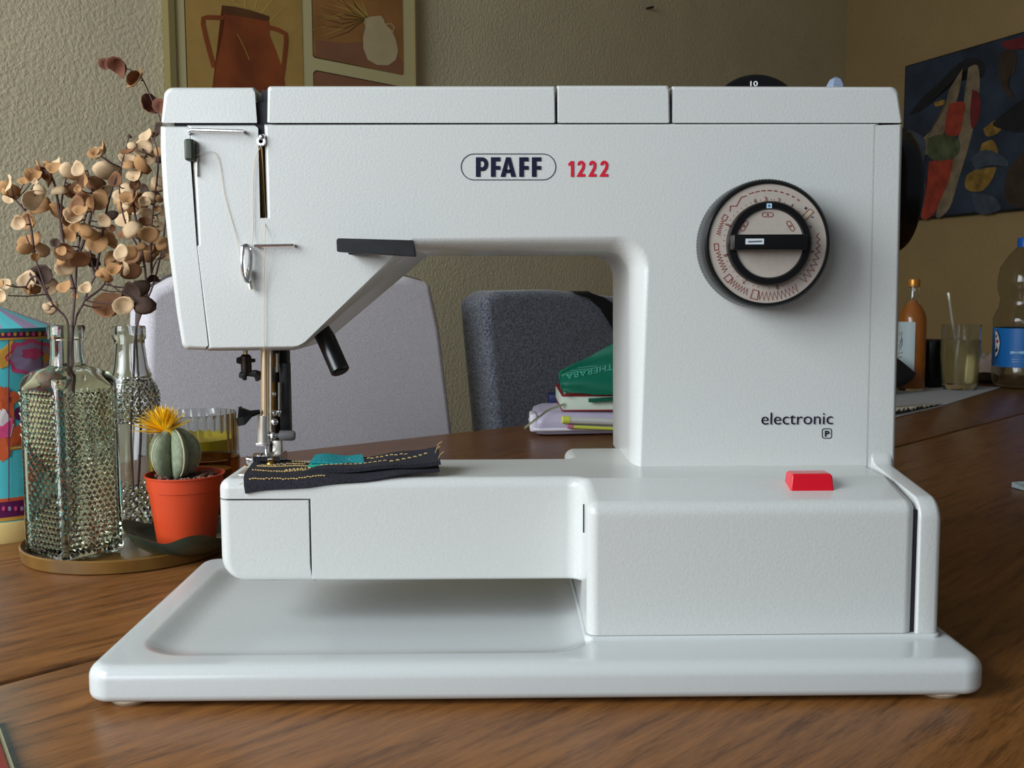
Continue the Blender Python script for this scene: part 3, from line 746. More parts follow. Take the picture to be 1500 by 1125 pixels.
def den_g(u, v):
    f0 = den_f(.30, .25); f1 = UZ(645, 690, zF + .003); b0 = den_f(.45, .93); b1 = UZ(641, 667, zF + .008)
    p = f0.lerp(f1, u).lerp(b0.lerp(b1, u), v); p.z = max(den_f(min(1, .3 + u * .7), v).z, p.z) + .0014 + .0035 * u + .0004 * math.sin(u * 13)
    return p
bm = B(); sheet(bm, den_g, 24, 8, .0022); fin('folded_end', bm, 'denim', den, 50)
def stitches(fn, v0, v1, u0, u1, n, name='stitch_row', r=.00026, jit=0):
    bm = B()
    for i in range(n):
        t = i / n
        ua = u0 + (u1 - u0) * t; ub = ua + (u1 - u0) / n * .62
        v = v0 + (v1 - v0) * t + random.uniform(-jit, jit)
        v2 = v + random.uniform(-jit, jit)
        a_ = fn(ua, v) + Vector((0, -.0002, .0003)); c_ = fn(ub, v2) + Vector((0, -.0002, .0003))
        m_ = (a_ + c_) / 2 + Vector((0, -.0001, .0003))
        tube(bm, [a_, m_, c_], r, 4)
    fin(name, bm, 'stitch', den, 0)
stitches(den_f, .13, .12, .03, .42, 28, r=.00034, jit=.008)
stitches(den_f, .40, .36, .03, .50, 34, r=.00036, jit=.008)
stitches(den_f, .46, .50, .20, .44, 12, r=.0003, jit=.02)
stitches(den_f, .66, .60, .04, .32, 26, r=.00034)
stitches(den_f, .70, .74, .05, .30, 24, r=.0003, jit=.02)
stitches(den_f, .88, .92, .22, .42, 12)
stitches(den_g, .35, .30, .05, .60, 14, r=.0002)
stitches(den_g, .75, .70, .15, .75, 14, r=.00024, jit=.04)
stitches(den_g, .20, .70, .62, .92, 7, r=.0003)
bm = B()
for (u, v) in ((.99, .9), (.97, .6), (.99, .2)):
    a_ = den_g(u, v); tube(bm, [a_, a_ + Vector((.001, -.001, .0025)), a_ + Vector((.003, -.001, .004))], .00018, 4)
for (u, v) in ((.0, .1), (.0, .5)):
    a_ = den_f(u, v); tube(bm, [a_, a_ + Vector((-.002, -.001, -.0006))], .00018, 4)
fin('loose_thread', bm, 'stitch', den, 0)

def teal_f(u, v):
    a_ = UZ(454, 679, zF + .004); b_ = UZ(534, 678, zF + .005); c_ = UZ(462, 661, zF + .0085); d_ = UZ(530, 661, zF + .0085)
    p = a_.lerp(b_, u).lerp(c_.lerp(d_, u), v); p.z = zT + .0052 + .0018 * v + .0006 * math.sin(u * 7)
    return p
fel = thing('felt_scrap', 'small teal felt scrap lying on the dark denim strip', 'fabric', (U(495, 670, .575).x, .575, zT + .004))
bm = B(); sheet(bm, teal_f, 16, 4, .0012); fin('upper_layer', bm, 'teal_felt', fel, 50)
bm = B(); sheet(bm, lambda u, v: teal_f(u * 1.02 - .03, v * .8 - .12) + Vector((0, 0, -.0016 - .0005 * v)), 16, 4, .0010); fin('lower_layer', bm, 'teal_light', fel, 50)

# ================================================================ LEFT SIDE STILL LIFE
TZ = .0085         # tray top
M['tray'] = mat('brown_glazed_tray', (112, 80, 36), .3, var=.3, scale=30, coat=.3)
M['tray_top'] = mat('tray_top', (96, 76, 50), .35, var=.25, scale=30)
TC = Vector((U(187, 800, .775).x, .778, 0)); TR = .0765
tray = thing('round_tray', 'round low brass-brown tray holding the bottle and the cactus saucer', 'tray', TC)
bm = B(); lathe(bm, [(.001, 0), (TR - .003, 0), (TR - .001, .001), (TR, .0095), (TR - .001, .0105), (TR - .0022, .0098), (TR - .0035, .0060), (.001, .0058)], TC, 96); fin('tray_body', bm, 'tray', tray)
TZ = .0062

def glass_mat(name, rgb, rough=.03, ior=1.45):
    m = mat(name, rgb, rough, trans=1.0, ior=ior); return m
M['glass_green'] = glass_mat('pale_green_glass', (246, 250, 240), .03)
M['glass_clear'] = glass_mat('clear_glass', (240, 243, 240), .03)
M['amber'] = glass_mat('amber_glass', (176, 120, 60), .04)

# square bottle with studs
BX = U(111, 812, .742).x; BY = .742; brot = R(33.5)
H1 = U(100, 475, BY).z - TZ
bz = lambda py: U(105, py, BY).z
bot = thing('studded_bottle', 'big square glass bottle with pyramid studs, front left on the tray', 'bottle', (BX, BY, TZ))
HS = .0256
def sq(h, half, r):
    return [Vector((BX + p.x * math.cos(-brot) - p.y * math.sin(-brot), BY + p.x * math.sin(-brot) + p.y * math.cos(-brot), h)) for p in rpoly([(-half, -half, r), (half, -half, r), (half, half, r), (-half, half, r)], 6)]
zs0, zs1, zs2, zs3 = TZ + .0006, bz(568), bz(546), bz(536)
outer = [(zs0, HS - .003, .006), (zs0 + .003, HS, .006), (bz(563), HS, .008), (bz(554), HS - .0006, .010), (bz(547), HS - .0020, .013), (bz(542), HS - .0042, .016), (bz(538.5), .0178, .0160), (bz(536.5), .0150, .0148), (bz(534.5), .0125, .0124), (bz(520), .0112, .0111), (bz(498), .0108, .0107), (bz(496), .0128, .0127), (bz(479), .0130, .0129), (bz(476), .0120, .0119)]
inner = [(bz(476), .0085, .0084), (bz(520), .0085, .0084), (zs3 - .002, .0095, .0094), (zs2 - .002, HS - .010, .011), (zs1 + .001, HS - .0032, .006), (zs0 + .009, HS - .0032, .005), (zs0 + .006, HS - .007, .005)]
bm = B(); loft(bm, [sq(*r) for r in outer] + [sq(*r) for r in inner]); fin('glass_body', bm, 'glass_green', bot, 50)
bm = B()
for face in range(4):
    fa = face * math.pi / 2 - brot
    nv = Vector((math.sin(fa), -math.cos(fa), 0)); uv = Vector((math.cos(fa), math.sin(fa), 0))
    nrow = 30; dzr = (zs1 - .002 - zs0 - .006) / nrow
    for r_ in range(nrow + 1):
        for c_ in range(9):
            x = -.0195 + c_ * .0044 + (.0022 if r_ % 2 else 0)
            if abs(x) > .0205: continue
            z = zs0 + .006 + r_ * dzr
            t = (z - zs0) / (zs1 - zs0)
            if face in (0, 2):   # plain triangle window
                k = 1 - abs(t - .45) / .26
                if k > 0 and x + .0215 < .043 * k: continue
            c = Vector((BX, BY, z)) + nv * (HS - .0002) + uv * x
            s = .0022
            q = [bm.verts.new(c + uv * s), bm.verts.new(c + Vector((0, 0, s * 1.05))), bm.verts.new(c - uv * s), bm.verts.new(c - Vector((0, 0, s * 1.05)))]
            top = bm.verts.new(c + nv * .0017)
            for i in range(4): bm.faces.new((q[i], q[(i + 1) % 4], top))
            bm.faces.new(q[::-1])
o = fin('studs', bm, 'glass_green', bot, 0); o['kind'] = 'stuff'

# round bottle behind
RX = U(197, 700, .83).x; RY = .83
rz = lambda py: U(200, py, RY).z
k_ = RY / 1500
bot2 = thing('round_bottle', 'slim round glass bottle with ball shoulder behind the studded bottle', 'bottle', (RX, RY, 0))
ballr = 39 * k_
zb2 = rz(585)
outer = [(.001, .001), (.017, .001), (.0185, .004), (.0185, rz(740)), (.0175, rz(660)), (ballr * .72, rz(622)), (ballr * .93, rz(606)), (ballr, zb2), (ballr * .94, rz(566)), (ballr * .74, rz(553)), (.0165, rz(549)), (.0135, rz(535)), (.0118, rz(505)), (.0118, rz(498)), (.0130, rz(495)), (.0130, rz(480)), (.0122, rz(477))]
innr = [(.0095, rz(477)), (.0092, rz(505)), (.0115, rz(540)), (ballr * .68, rz(558)), (ballr - .003, zb2), (ballr * .66, rz(620)), (.0145, rz(660)), (.0155, rz(740)), (.0155, .008), (.001, .006)]
bm = B(); lathe(bm, outer + innr, (RX, RY, 0), 40); fin('glass_body', bm, 'glass_clear', bot2, 50)
bm = B()
for r_ in range(13):
    z = rz(552) + (rz(616) - rz(552)) * r_ / 12
    rr = math.sqrt(max(0, ballr ** 2 - ((z - zb2) * .95) ** 2)) if True else ballr
    for i in range(26):
        a_ = 2 * math.pi * (i + .5 * (r_ % 2)) / 26
        n_ = Vector((math.cos(a_) * rr, math.sin(a_) * rr, (z - zb2))).normalized(); c = Vector((RX, RY, z)) + Vector((math.cos(a_) * rr * .995, math.sin(a_) * rr * .995, 0))
        t1_ = Vector((-math.sin(a_), math.cos(a_), 0)); t2_ = n_.cross(t1_); s = .0021
        q = [bm.verts.new(c + t1_ * s), bm.verts.new(c + t2_ * s), bm.verts.new(c - t1_ * s), bm.verts.new(c - t2_ * s)]; top = bm.verts.new(c + n_ * .0013)
        for i2 in range(4): bm.faces.new((q[i2], q[(i2 + 1) % 4], top))
        bm.faces.new(q[::-1])
for r_ in range(9):
    z = .006 + r_ * .0042
    for i in range(22):
        a_ = 2 * math.pi * (i + .5 * (r_ % 2)) / 22
        n_ = Vector((math.cos(a_), math.sin(a_), 0)); c = Vector((RX, RY, z)) + n_ * .0184; t1_ = Vector((-n_.y, n_.x, 0)); t2_ = Vector((0, 0, 1)); s = .0021
        q = [bm.verts.new(c + t1_ * s), bm.verts.new(c + t2_ * s), bm.verts.new(c - t1_ * s), bm.verts.new(c - t2_ * s)]; top = bm.verts.new(c + n_ * .0013)
        for i2 in range(4): bm.faces.new((q[i2], q[(i2 + 1) % 4], top))
        bm.faces.new(q[::-1])
o = fin('studs', bm, 'glass_clear', bot2, 0); o['kind'] = 'stuff'

# ---- dried sprigs
LEAFC = {'l': (206, 176, 138), 't': (172, 128, 82), 'b': (134, 92, 60), 'd': (74, 54, 42), 'r': (112, 66, 46)}
for k, c in LEAFC.items(): M['leaf_' + k] = mat('dried_leaf_' + k, c, .75, var=.28, scale=90, bump=.3, bscale=500)
M['stem'] = mat('dark_dry_stem', (82, 58, 56), .7, var=.2, scale=200)
def leaf_mesh(col, kind):
    bm = B(); n = 12
    cup = (.45, .95, -.6)[kind]
    ring0 = [bm.verts.new((.34 * math.cos(2 * math.pi * i / n), .34 * math.sin(2 * math.pi * i / n) * .95, cup * .10)) for i in range(n)]
    ring1 = []
    for i in range(n):
        a_ = 2 * math.pi * i / n
        rr = 1 + .10 * math.cos(a_ * 2 + kind) + (.06 * math.sin(3 * a_ + kind * 2))
        x, y = rr * .5 * math.cos(a_) * 2 * .5, rr * .5 * math.sin(a_)
        ring1.append(bm.verts.new((x * 1.0 * 2 * .5, y, cup * (x * x * 1.2 + y * y * .6) * 1.6 + .03 * math.sin(a_ * 4))))
    c = bm.verts.new((0, 0, 0))
    for i in range(n):
        j = (i + 1) % n
        bm.faces.new((c, ring0[i], ring0[j])); bm.faces.new((ring0[i], ring1[i], ring1[j], ring0[j]))
    bmesh.ops.scale(bm, vec=(1, 1, 1), verts=bm.verts)
    r = bmesh.ops.solidify(bm, geom=bm.faces[:], thickness=.022)
    bmesh.ops.recalc_face_normals(bm, faces=bm.faces)
    me = bpy.data.meshes.new('leaf'); bm.to_mesh(me); bm.free(); me.materials.append(M['leaf_' + col]); me.shade_smooth()
    return me
LM = {(c, k): leaf_mesh(c, k) for c in LEAFC for k in range(3)}
CR = [(0, 60)]
def z1(x, y): return (x / 2.812, 60 + y / 2.812)
def sprig(label, root, waypoints, leaves, r0=.0012, extra=()):
    """waypoints: list of stems, each a list of (px, py, Y)"""
    base = U(*root)
    t = thing('dried_eucalyptus_sprig', label, 'dried plant', base, 'dried eucalyptus sprigs in the glass bottles')
    bm = B(); nodes = []
    for wp in waypoints:
        pts = spline([U(*p) for p in wp], 6)
        n = len(pts); tube(bm, pts, [r0 * (1 - .6 * i / n) for i in range(n)], 6)
        nodes += pts[3:]
    more = []
    for (x, y, col, wpx, hpx, rot) in leaves:
        if len(leaves) > 8 and col != 'd' and random.random() < .75:
            more.append((x + random.uniform(-15, 15), y + random.uniform(-13, 13), random.choice('llttb'), wpx * random.uniform(.5, .85), hpx * random.uniform(.5, .85), random.uniform(0, 90)))
    for (x, y, col, wpx, hpx, rot) in leaves + more:
        Y = root[2] + random.uniform(-.022, .022)
        p = U(x, y, Y)
        nd = min(nodes, key=lambda q: (q - p).length + (.01 if q.z > p.z + .004 else 0))
        mid = (nd + p) / 2 + Vector((0, 0, -.002))
        pe = p + (nd - p).normalized() * min((nd - p).length * .6, wpx * Y / 1500 * .42); tube(bm, [nd, (nd + pe) / 2 + Vector((0, 0, -.001)), pe], [.0006, .0005, .0004], 5)
        # orientation: disc facing the camera, then turned about its long axis
        k = random.randrange(3)
        o = bpy.data.objects.new('leaf', LM[(col, k)]); COL.objects.link(o); o.parent = t
        w_ = wpx * Y / 1500
        ratio = max(.25, min(1, hpx / wpx))
        tilt = math.acos(ratio) * random.choice((-1, 1)) * .9
        m = Matrix.Rotation(R(90), 4, 'X')                      # face -Y
        m = Matrix.Rotation(-R(rot), 4, 'Y') @ Matrix.Rotation(tilt, 4, 'X') @ Matrix.Rotation(random.uniform(-.3, .3), 4, 'Z') @ m
        o.matrix_local = Matrix.Translation(p - base) @ m @ Matrix.Scale(w_, 4)
    fin('stem', bm, 'stem', t, 40)
    return t
Yb = .742; Yr = .83
L1 = lambda lst: [(*z1(x, y), c, w_ / 2.812, h / 2.812, rot) for x, y, c, w_, h, rot in lst]
sprig('leftmost dried sprig in the studded bottle, pale leaves at the frame edge', (100, 790, Yb),
      [[(100, 790, Yb), (99, 640, Yb), (100, 520, Yb), (98, 470, Yb), (74, 440, Yb), (50, 375, Yb), (38, 345, Yb)], [(74, 440, Yb), (52, 405, Yb), (38, 420, Yb)], [(50, 375, Yb), (42, 320, Yb), (20, 290, Yb)]],
      L1([(30, 620, 't', 85, 60, 20), (55, 650, 'l', 60, 50, 30), (5, 1050, 'l', 60, 70, 60), (25, 1000, 'l', 50, 50, 0), (85, 745, 'l', 60, 85, 80), (120, 740, 't', 70, 80, 70), (130, 830, 't', 90, 70, 20), (165, 865, 'l', 70, 60, 30), (190, 960, 'd', 90, 95, 30), (115, 985, 'l', 75, 75, 40), (130, 1030, 't', 70, 40, 10), (215, 1015, 'l', 65, 80, 70), (150, 665, 't', 110, 65, 10), (160, 612, 'l', 50, 50, 30), (145, 565, 't', 70, 55, 0), (205, 1100, 'l', 60, 80, 80)]))
sprig('dried sprig rising middle of the studded bottle with tan round leaves', (104, 780, Yb - .006),
      [[(104, 790, Yb - .006), (103, 600, Yb), (104, 500, Yb - .006), (110, 430, Yb), (113, 380, Yb), (118, 345, Yb), (128, 310, Yb), (140, 280, Yb)], [(110, 430, Yb), (92, 350, Yb), (90, 300, Yb), (98, 255, Yb)], [(92, 350, Yb), (80, 270, Yb), (64, 248, Yb)], [(113, 380, Yb), (130, 330, Yb), (135, 290, Yb), (128, 250, Yb)]],
      L1([(235, 508, 'l', 55, 40, 20), (205, 545, 'b', 85, 55, -30), (285, 540, 'l', 75, 60, 10), (325, 525, 'l', 60, 70, 60), (235, 605, 'l', 70, 40, 30), (240, 715, 't', 95, 60, 10), (330, 600, 'b', 85, 60, 30), (290, 625, 'b', 60, 50, 0), (395, 595, 'b', 75, 60, 30), (320, 672, 'b', 65, 75, 60), (375, 655, 'b', 90, 70, -20), (405, 660, 't', 85, 85, 50), (310, 735, 'l', 80, 55, -20), (430, 738, 'l', 55, 60, -50), (305, 795, 't', 70, 70, 0), (355, 800, 't', 85, 75, 20), (275, 860, 'b', 80, 75, 40), (235, 830, 'd', 40, 40, 30), (330, 895, 'b', 80, 60, 10), (270, 930, 'l', 80, 75, 40), (270, 1015, 't', 60, 50, 20), (355, 1020, 'l', 50, 55, 60), (225, 525, 't', 60, 50, 0), (310, 560, 'b', 60, 40, 0), (335, 700, 't', 60, 45, 0)]))
sprig('dried sprig of the studded bottle leaning right towards the machine head', (108, 770, Yb + .006),
      [[(108, 770, Yb), (106, 560, Yb), (108, 480, Yb), (124, 440, Yb), (140, 405, Yb), (165, 385, Yb), (178, 370, Yb)], [(140, 405, Yb), (132, 370, Yb), (136, 340, Yb)], [(124, 440, Yb), (150, 420, Yb), (160, 398, Yb)], [(140, 405, Yb), (158, 300, Yb), (176, 245, Yb)]],
      L1([(420, 470, 't', 85, 50, 35), (395, 460, 'l', 50, 60, 40), (440, 550, 'l', 110, 60, 30), (480, 570, 'b', 60, 65, 50), (460, 715, 'd', 45, 60, 70), (440, 785, 'l', 90, 55, 0), (405, 840, 't', 80, 75, 10), (460, 815, 't', 80, 60, -20), (455, 895, 't', 85, 75, 30), (500, 870, 'l', 60, 75, 60), (390, 905, 'd', 50, 40, 20), (425, 970, 't', 70, 55, -20), (480, 950, 't', 65, 45, 0), (540, 945, 'b', 80, 65, 10), (530, 870, 't', 70, 60, 30), (545, 1035, 'd', 90, 100, 60), (575, 1020, 'd', 75, 90, 70), (480, 1105, 'b', 140, 90, 10), (590, 1085, 'd', 90, 90, 40)]), r0=.0011)
sprig('tallest dried sprig, single red-brown leaves reaching above the machine top', (197, 745, Yr),
      [[(197, 745, Yr), (192, 640, Yr), (196, 540, Yr), (200, 480, Yr), (225, 415, Yr), (240, 345, Yr), (246, 250, Yr), (236, 180, Yr), (222, 145, Yr), (206, 112, Yr), (185, 100, Yr)]],
      L1([(440, 95, 'r', 50, 50, 20), (500, 98, 'r', 85, 60, -30), (570, 165, 't', 90, 35, 55), (545, 150, 'b', 60, 30, 45), (628, 282, 'r', 95, 60, -15), (655, 358, 'd', 40, 60, 80), (670, 270, 'r', 60, 60, 0)]), r0=.0010)
sprig('dried sprig in the round bottle, cream leaves crowding beside the machine head', (200, 740, Yr + .006),
      [[(200, 745, Yr), (206, 640, Yr), (203, 560, Yr), (200, 480, Yr), (214, 440, Yr), (222, 400, Yr), (230, 380, Yr)], [(214, 440, Yr), (210, 380, Yr), (185, 330, Yr), (175, 280, Yr), (178, 240, Yr)], [(222, 400, Yr), (222, 330, Yr), (232, 240, Yr), (226, 205, Yr)], [(210, 380, Yr), (196, 300, Yr), (200, 260, Yr), (215, 225, Yr)]],
      L1([(532, 393, 'd', 18, 16, 0), (605, 392, 'l', 55, 45, 30), (625, 385, 'b', 25, 30, 40), (542, 432, 'l', 40, 45, 60), (530, 460, 'b', 65, 25, 0), (590, 440, 'l', 80, 90, 50), (615, 475, 'l', 70, 80, 60), (535, 492, 'l', 80, 45, 0), (575, 520, 't', 80, 55, -10), (655, 480, 'd', 45, 60, 70), (650, 590, 'l', 70, 75, 50), (595, 607, 'd', 40, 55, 70), (520, 610, 'l', 70, 65, 20), (645, 635, 'd', 50, 45, 30), (610, 645, 'l', 55, 80, 70), (545, 660, 't', 80, 50, 10), (585, 670, 'b', 60, 70, 60), (520, 690, 't', 70, 60, 20), (625, 710, 'l', 85, 45, -10), (680, 700, 'l', 50, 90, 80), (530, 770, 'l', 90, 75, 60), (555, 790, 'b', 60, 50, -30), (615, 795, 't', 75, 70, 0), (660, 765, 'l', 40, 70, 80), (600, 740, 'b', 50, 40, 0), (595, 890, 't', 80, 55, -5), (540, 905, 'b', 90, 55, 10), (660, 830, 't', 70, 60, 40), (620, 860, 'b', 60, 50, 10), (630, 970, 'd', 50, 25, 0), (690, 880, 'l', 50, 60, 60), (570, 560, 'l', 70, 50, 30), (500, 640, 'l', 60, 60, 0)]), r0=.0011)

# ---- saucer, cactus, flower, pot
M['saucer'] = mat('dark_green_saucer', (44, 62, 54), .25, var=.3, scale=30, coat=.5)
PX, PY = U(270, 772, .745).x, .750
sau = thing('scalloped_saucer', 'dark green glazed saucer with scalloped rim under the cactus pot', 'saucer', (PX, PY, TZ))
bm = B(); rings = []
for (r_, h, wv) in ((.001, .0005, 0), (.024, .0005, 0), (.030, .0035, .02), (.038, .009, .05), (.0440, .0165, .09), (.0450, .0180, .10), (.0440, .0178, .10), (.037, .0112, .05), (.029, .0058, .02), (.022, .0028, 0), (.001, .0026, 0)):
    rings.append([Vector((PX + r_ * (1 + wv * math.cos(6 * a_ + .6)) * math.cos(a_), PY + r_ * (1 + wv * math.cos(6 * a_ + .6)) * math.sin(a_), TZ + h * (1 + (wv * 2.0) * math.cos(6 * a_ + .6)))) for a_ in [2 * math.pi * i / 72 for i in range(72)]])
loft(bm, rings); fin('saucer_body', bm, 'saucer', sau, 50)
M['terra'] = mat('terracotta_plastic', (196, 66, 30), .42, bump=.03, bscale=80)
M['soil'] = mat('soil', (58, 40, 32), .95, var=.4, scale=200)
M['gravel'] = mat('brown_gravel', (120, 84, 72), .85, var=.3, scale=150)
pz0 = TZ + .0032
Yp = PY; pxm = Yp / 1500
ptop = U(270, 693, Yp).z
potc = thing('flower_pot', 'small terracotta plastic pot on the dark green saucer', 'plant pot', (PX, PY, pz0))
rt, rb_, hT = 57.5 * pxm, 41 * pxm, ptop - pz0
prof = [(.001, pz0), (rb_ - .001, pz0), (rb_, pz0 + .001), (52 * pxm, ptop - .0115), (53.5 * pxm, ptop - .0112), (rt - .0012, ptop - .0015), (rt, ptop - .001), (rt, ptop), (rt - .0012, ptop), (rt - .003, ptop - .006), (.001, ptop - .006)]
bm = B(); lathe(bm, prof, (PX, PY, 0), 64); fin('pot_body', bm, 'terra', potc, 30)
bm = B(); lathe(bm, [(.001, ptop - .0062), (rt - .003, ptop - .0058), (rt - .003, ptop - .004), (.001, ptop - .0025)], (PX, PY, 0), 32)
for v in bm.verts: v.co.z += random.uniform(-.0006, .0006)
fin('soil', bm, 'soil', potc, 60)
bm = B()
for i in range(60):
    a_ = random.uniform(0, 2 * math.pi); r_ = (rt - .006) * math.sqrt(random.random())
    if r_ < .012: r_ = .014
    s_ = random.uniform(.0012, .0026)
    n0 = len(bm.verts)
    bmesh.ops.create_icosphere(bm, subdivisions=1, radius=s_, matrix=Matrix.Translation((PX + r_ * math.cos(a_), PY + r_ * math.sin(a_), ptop - .0022)) @ Matrix.Diagonal((1, random.uniform(.7, 1.1), random.uniform(.6, .9), 1)))
o = fin('gravel', bm, 'gravel', potc, 0); o['kind'] = 'stuff'
M['cactus'] = mat('grey_green_cactus', (128, 138, 112), .8, var=.22, scale=260, bump=.3, bscale=900)
M['cactus_rib'] = mat('cactus_rib_edge', (176, 170, 140), .85)
M['petal'] = mat('yellow_petal', (255, 196, 10), .5, var=.12, scale=80)
M['petal2'] = mat('pale_yellow_petal', (255, 214, 70), .5)
CX, CY = U(254, 660, PY).x, PY
cact = thing('star_cactus', 'ribbed grey-green star cactus with yellow flower in the terracotta pot', 'cactus', (CX, CY, ptop - .003))
cr_, ch = 38 * pxm, U(254, 627, PY).z - ptop + .004
bm = B(); rings = []
for k in range(15):
    ph = -math.pi * .42 + (math.pi * .92) * k / 14
    rr = math.cos(ph); zz = (math.sin(ph) + .97) / 1.97
    ring = []
    for i in range(100):
        a_ = 2 * math.pi * i / 100
        rib = abs(math.cos(2.5 * (a_ + math.pi / 2 + .55)))
        q = rr * cr_ * (.36 + .66 * rib ** .9)
        ring.append(Vector((CX + q * math.cos(a_), CY + q * math.sin(a_), ptop - .004 + ch * zz)))
    rings.append(ring)
loft(bm, rings); fin('cactus_body', bm, 'cactus', cact, 60)
for j in range(5):
    a_ = -math.pi / 2 - .55 + j * 2 * math.pi / 5
    pts = []
    for k in range(2, 14):
        ph = -math.pi * .42 + (math.pi * .92) * k / 14
        q = math.cos(ph) * cr_ * 1.015
        pts.append(Vector((CX + q * math.cos(a_), CY + q * math.sin(a_), ptop - .004 + ch * (math.sin(ph) + .97) / 1.97)))
    bm = B(); tube(bm, pts, .0007, 6); fin('rib_edge', bm, 'cactus_rib', cact)
FB = U(248, 634, PY - .002)
pm = {}
for nme in ('petal', 'petal2'):
    bm = B(); loft(bm, [[Vector((-.0011, 0, 0)), Vector((0, .0003, 0)), Vector((.0011, 0, 0)), Vector((0, -.0003, 0))], [Vector((-.0015, 0, .5)), Vector((0, .0004, .5)), Vector((.0015, 0, .5)), Vector((0, -.0004, .5))], [Vector((-.0001, 0, 1)), Vector((0, .0001, 1)), Vector((.0001, 0, 1)), Vector((0, -.0001, 1))]])
    bmesh.ops.recalc_face_normals(bm, faces=bm.faces); me = bpy.data.meshes.new('petal'); bm.to_mesh(me); bm.free(); me.materials.append(M[nme]); pm[nme] = me
fl = B(); tube(fl, [FB + Vector((.002, 0, -.002)), FB + Vector((-.001, 0, .002))], [.0035, .005], 10); flo = fin('flower', fl, 'petal', cact)
for i in range(130):
    t = random.random()
    el = R(5 + 80 * t ** .8); az = random.uniform(0, 2 * math.pi)
    d = Vector((math.cos(el) * math.cos(az), math.cos(el) * math.sin(az), math.sin(el)))
    d = Matrix.Rotation(R(-12), 3, 'Y') @ d
    ln = .0215 - .004 * t + random.uniform(-.002, .001)
    if d.x < 0: ln *= 1.12
    o = bpy.data.objects.new('petal', pm['petal' if i % 4 else 'petal2']); COL.objects.link(o); o.parent = flo
    q = d.to_track_quat('Z', 'Y').to_matrix().to_4x4()
    o.matrix_local = Matrix.Translation(FB + Vector((-.003, 0, .001)) - Vector(cact.location)) @ q @ Matrix.Diagonal((.9, 1, ln, 1))

# ---- ribbed candle glass and amber tealight
M['wax'] = mat('yellow_wax', (244, 214, 40), .5)
M['wax_white'] = mat('white_wax', (224, 214, 196), .5)
GX, GY = U(291, 640, .93).x, .93; gz = lambda py: U(291, py, GY).z
gr = 56 * GY / 1500
can = thing('ribbed_candle_glass', 'ribbed clear glass with yellow candle behind the cactus flower', 'candle', (GX, GY, 0))
bm = B(); md = lambda a, h: 1 + .02 * math.cos(30 * a)
rings = []
top = gz(604)
for (r_, h, f_) in ((.001, .001, 0), (gr * .95, .001, 0), (gr, .006, 1), (gr, top - .006, 1), (gr, top, .3), (gr - .0015, top, 0), (gr - .0026, top - .005, 0), (gr - .0026, .006, 0), (.001, .006, 0)):
    rings.append([Vector((GX + r_ * (1 + .022 * f_ * math.cos(30 * a_)) * math.cos(a_), GY + r_ * (1 + .022 * f_ * math.cos(30 * a_)) * math.sin(a_), h)) for a_ in [2 * math.pi * i / 180 for i in range(180)]])
loft(bm, rings); fin('glass_body', bm, 'glass_clear', can, 60)
bm = B(); lathe(bm, [(.001, .0065), (gr - .0035, .0065), (gr - .0035, gz(641)), (.003, gz(643))], (GX, GY, 0), 48); fin('wax', bm, 'wax', can)
bm = B(); tube(bm, [(GX, GY, gz(643)), (GX + .001, GY, gz(632))], .0008, 6); fin('wick', bm, 'black', can)
AX, AY = U(303, 670, .86).x, .86; az_ = lambda py: U(303, py, AY).z
ar = 48 * AY / 1500
amb = thing('amber_tealight_glass', 'low amber glass with white candle between cactus pot and machine', 'candle', (AX, AY, 0))
at = az_(668)
bm = B(); lathe(bm, [(.001, .001), (ar * .8, .001), (ar * .92, .006), (ar, at - .001), (ar - .0008, at), (ar - .0024, at - .001), (ar * .88, .008), (ar * .7, .005), (.001, .005)], (AX, AY, 0), 64); fin('glass_body', bm, 'amber', amb)
bm = B(); lathe(bm, [(.001, .0056), (ar * .68, .0056), (ar * .72, at - .010), (.001, at - .009)], (AX, AY, 0), 40); fin('wax', bm, 'wax_white', amb)

# ---- carousel tin
KX, KY = U(-8, 600, .84).x, .84; kr = 88 * KY / 1500
kz = lambda py: U(20, py, KY - kr * .8).z
M['tin_turq'] = mat('turquoise_print', (84, 198, 208), .35, var=.06, scale=60)
M['tin_turq2'] = mat('dark_turquoise_print', (28, 124, 134), .35)
M['tin_purple'] = mat('plum_print', (92, 26, 78), .35)
M['tin_gold'] = mat('gold_print', (214, 160, 66), .4, .2)
M['tin_cream'] = mat('cream_tin', (216, 188, 122), .4)
M['tin_pink'] = mat('pink_print', (214, 76, 128), .35)
M['tin_lilac'] = mat('lilac_print', (160, 140, 176), .35)
M['tin_orange'] = mat('orange_print', (202, 92, 52), .35)
M['tin_white'] = mat('white_print', (224, 214, 216), .35)
tin = thing('carousel_tin', 'round turquoise and gold tin painted like a fairground carousel', 'tin', (KX, KY, 0))
def kl(prof, name, m, n=72): bm = B(); lathe(bm, prof, (KX, KY, 0), n); return fin(name, bm, m, tin, 35)
zl = kz(484)
kl([(.001, 0), (kr * 1.02, 0), (kr * 1.03, .002), (kr * 1.03, kz(768)), (kr * 1.01, kz(764)), (.001, kz(764))], 'tin_base', 'tin_cream')
kl([(.001, kz(765)), (kr, kz(765)), (kr, zl), (.001, zl)], 'tin_body', 'tin_turq')
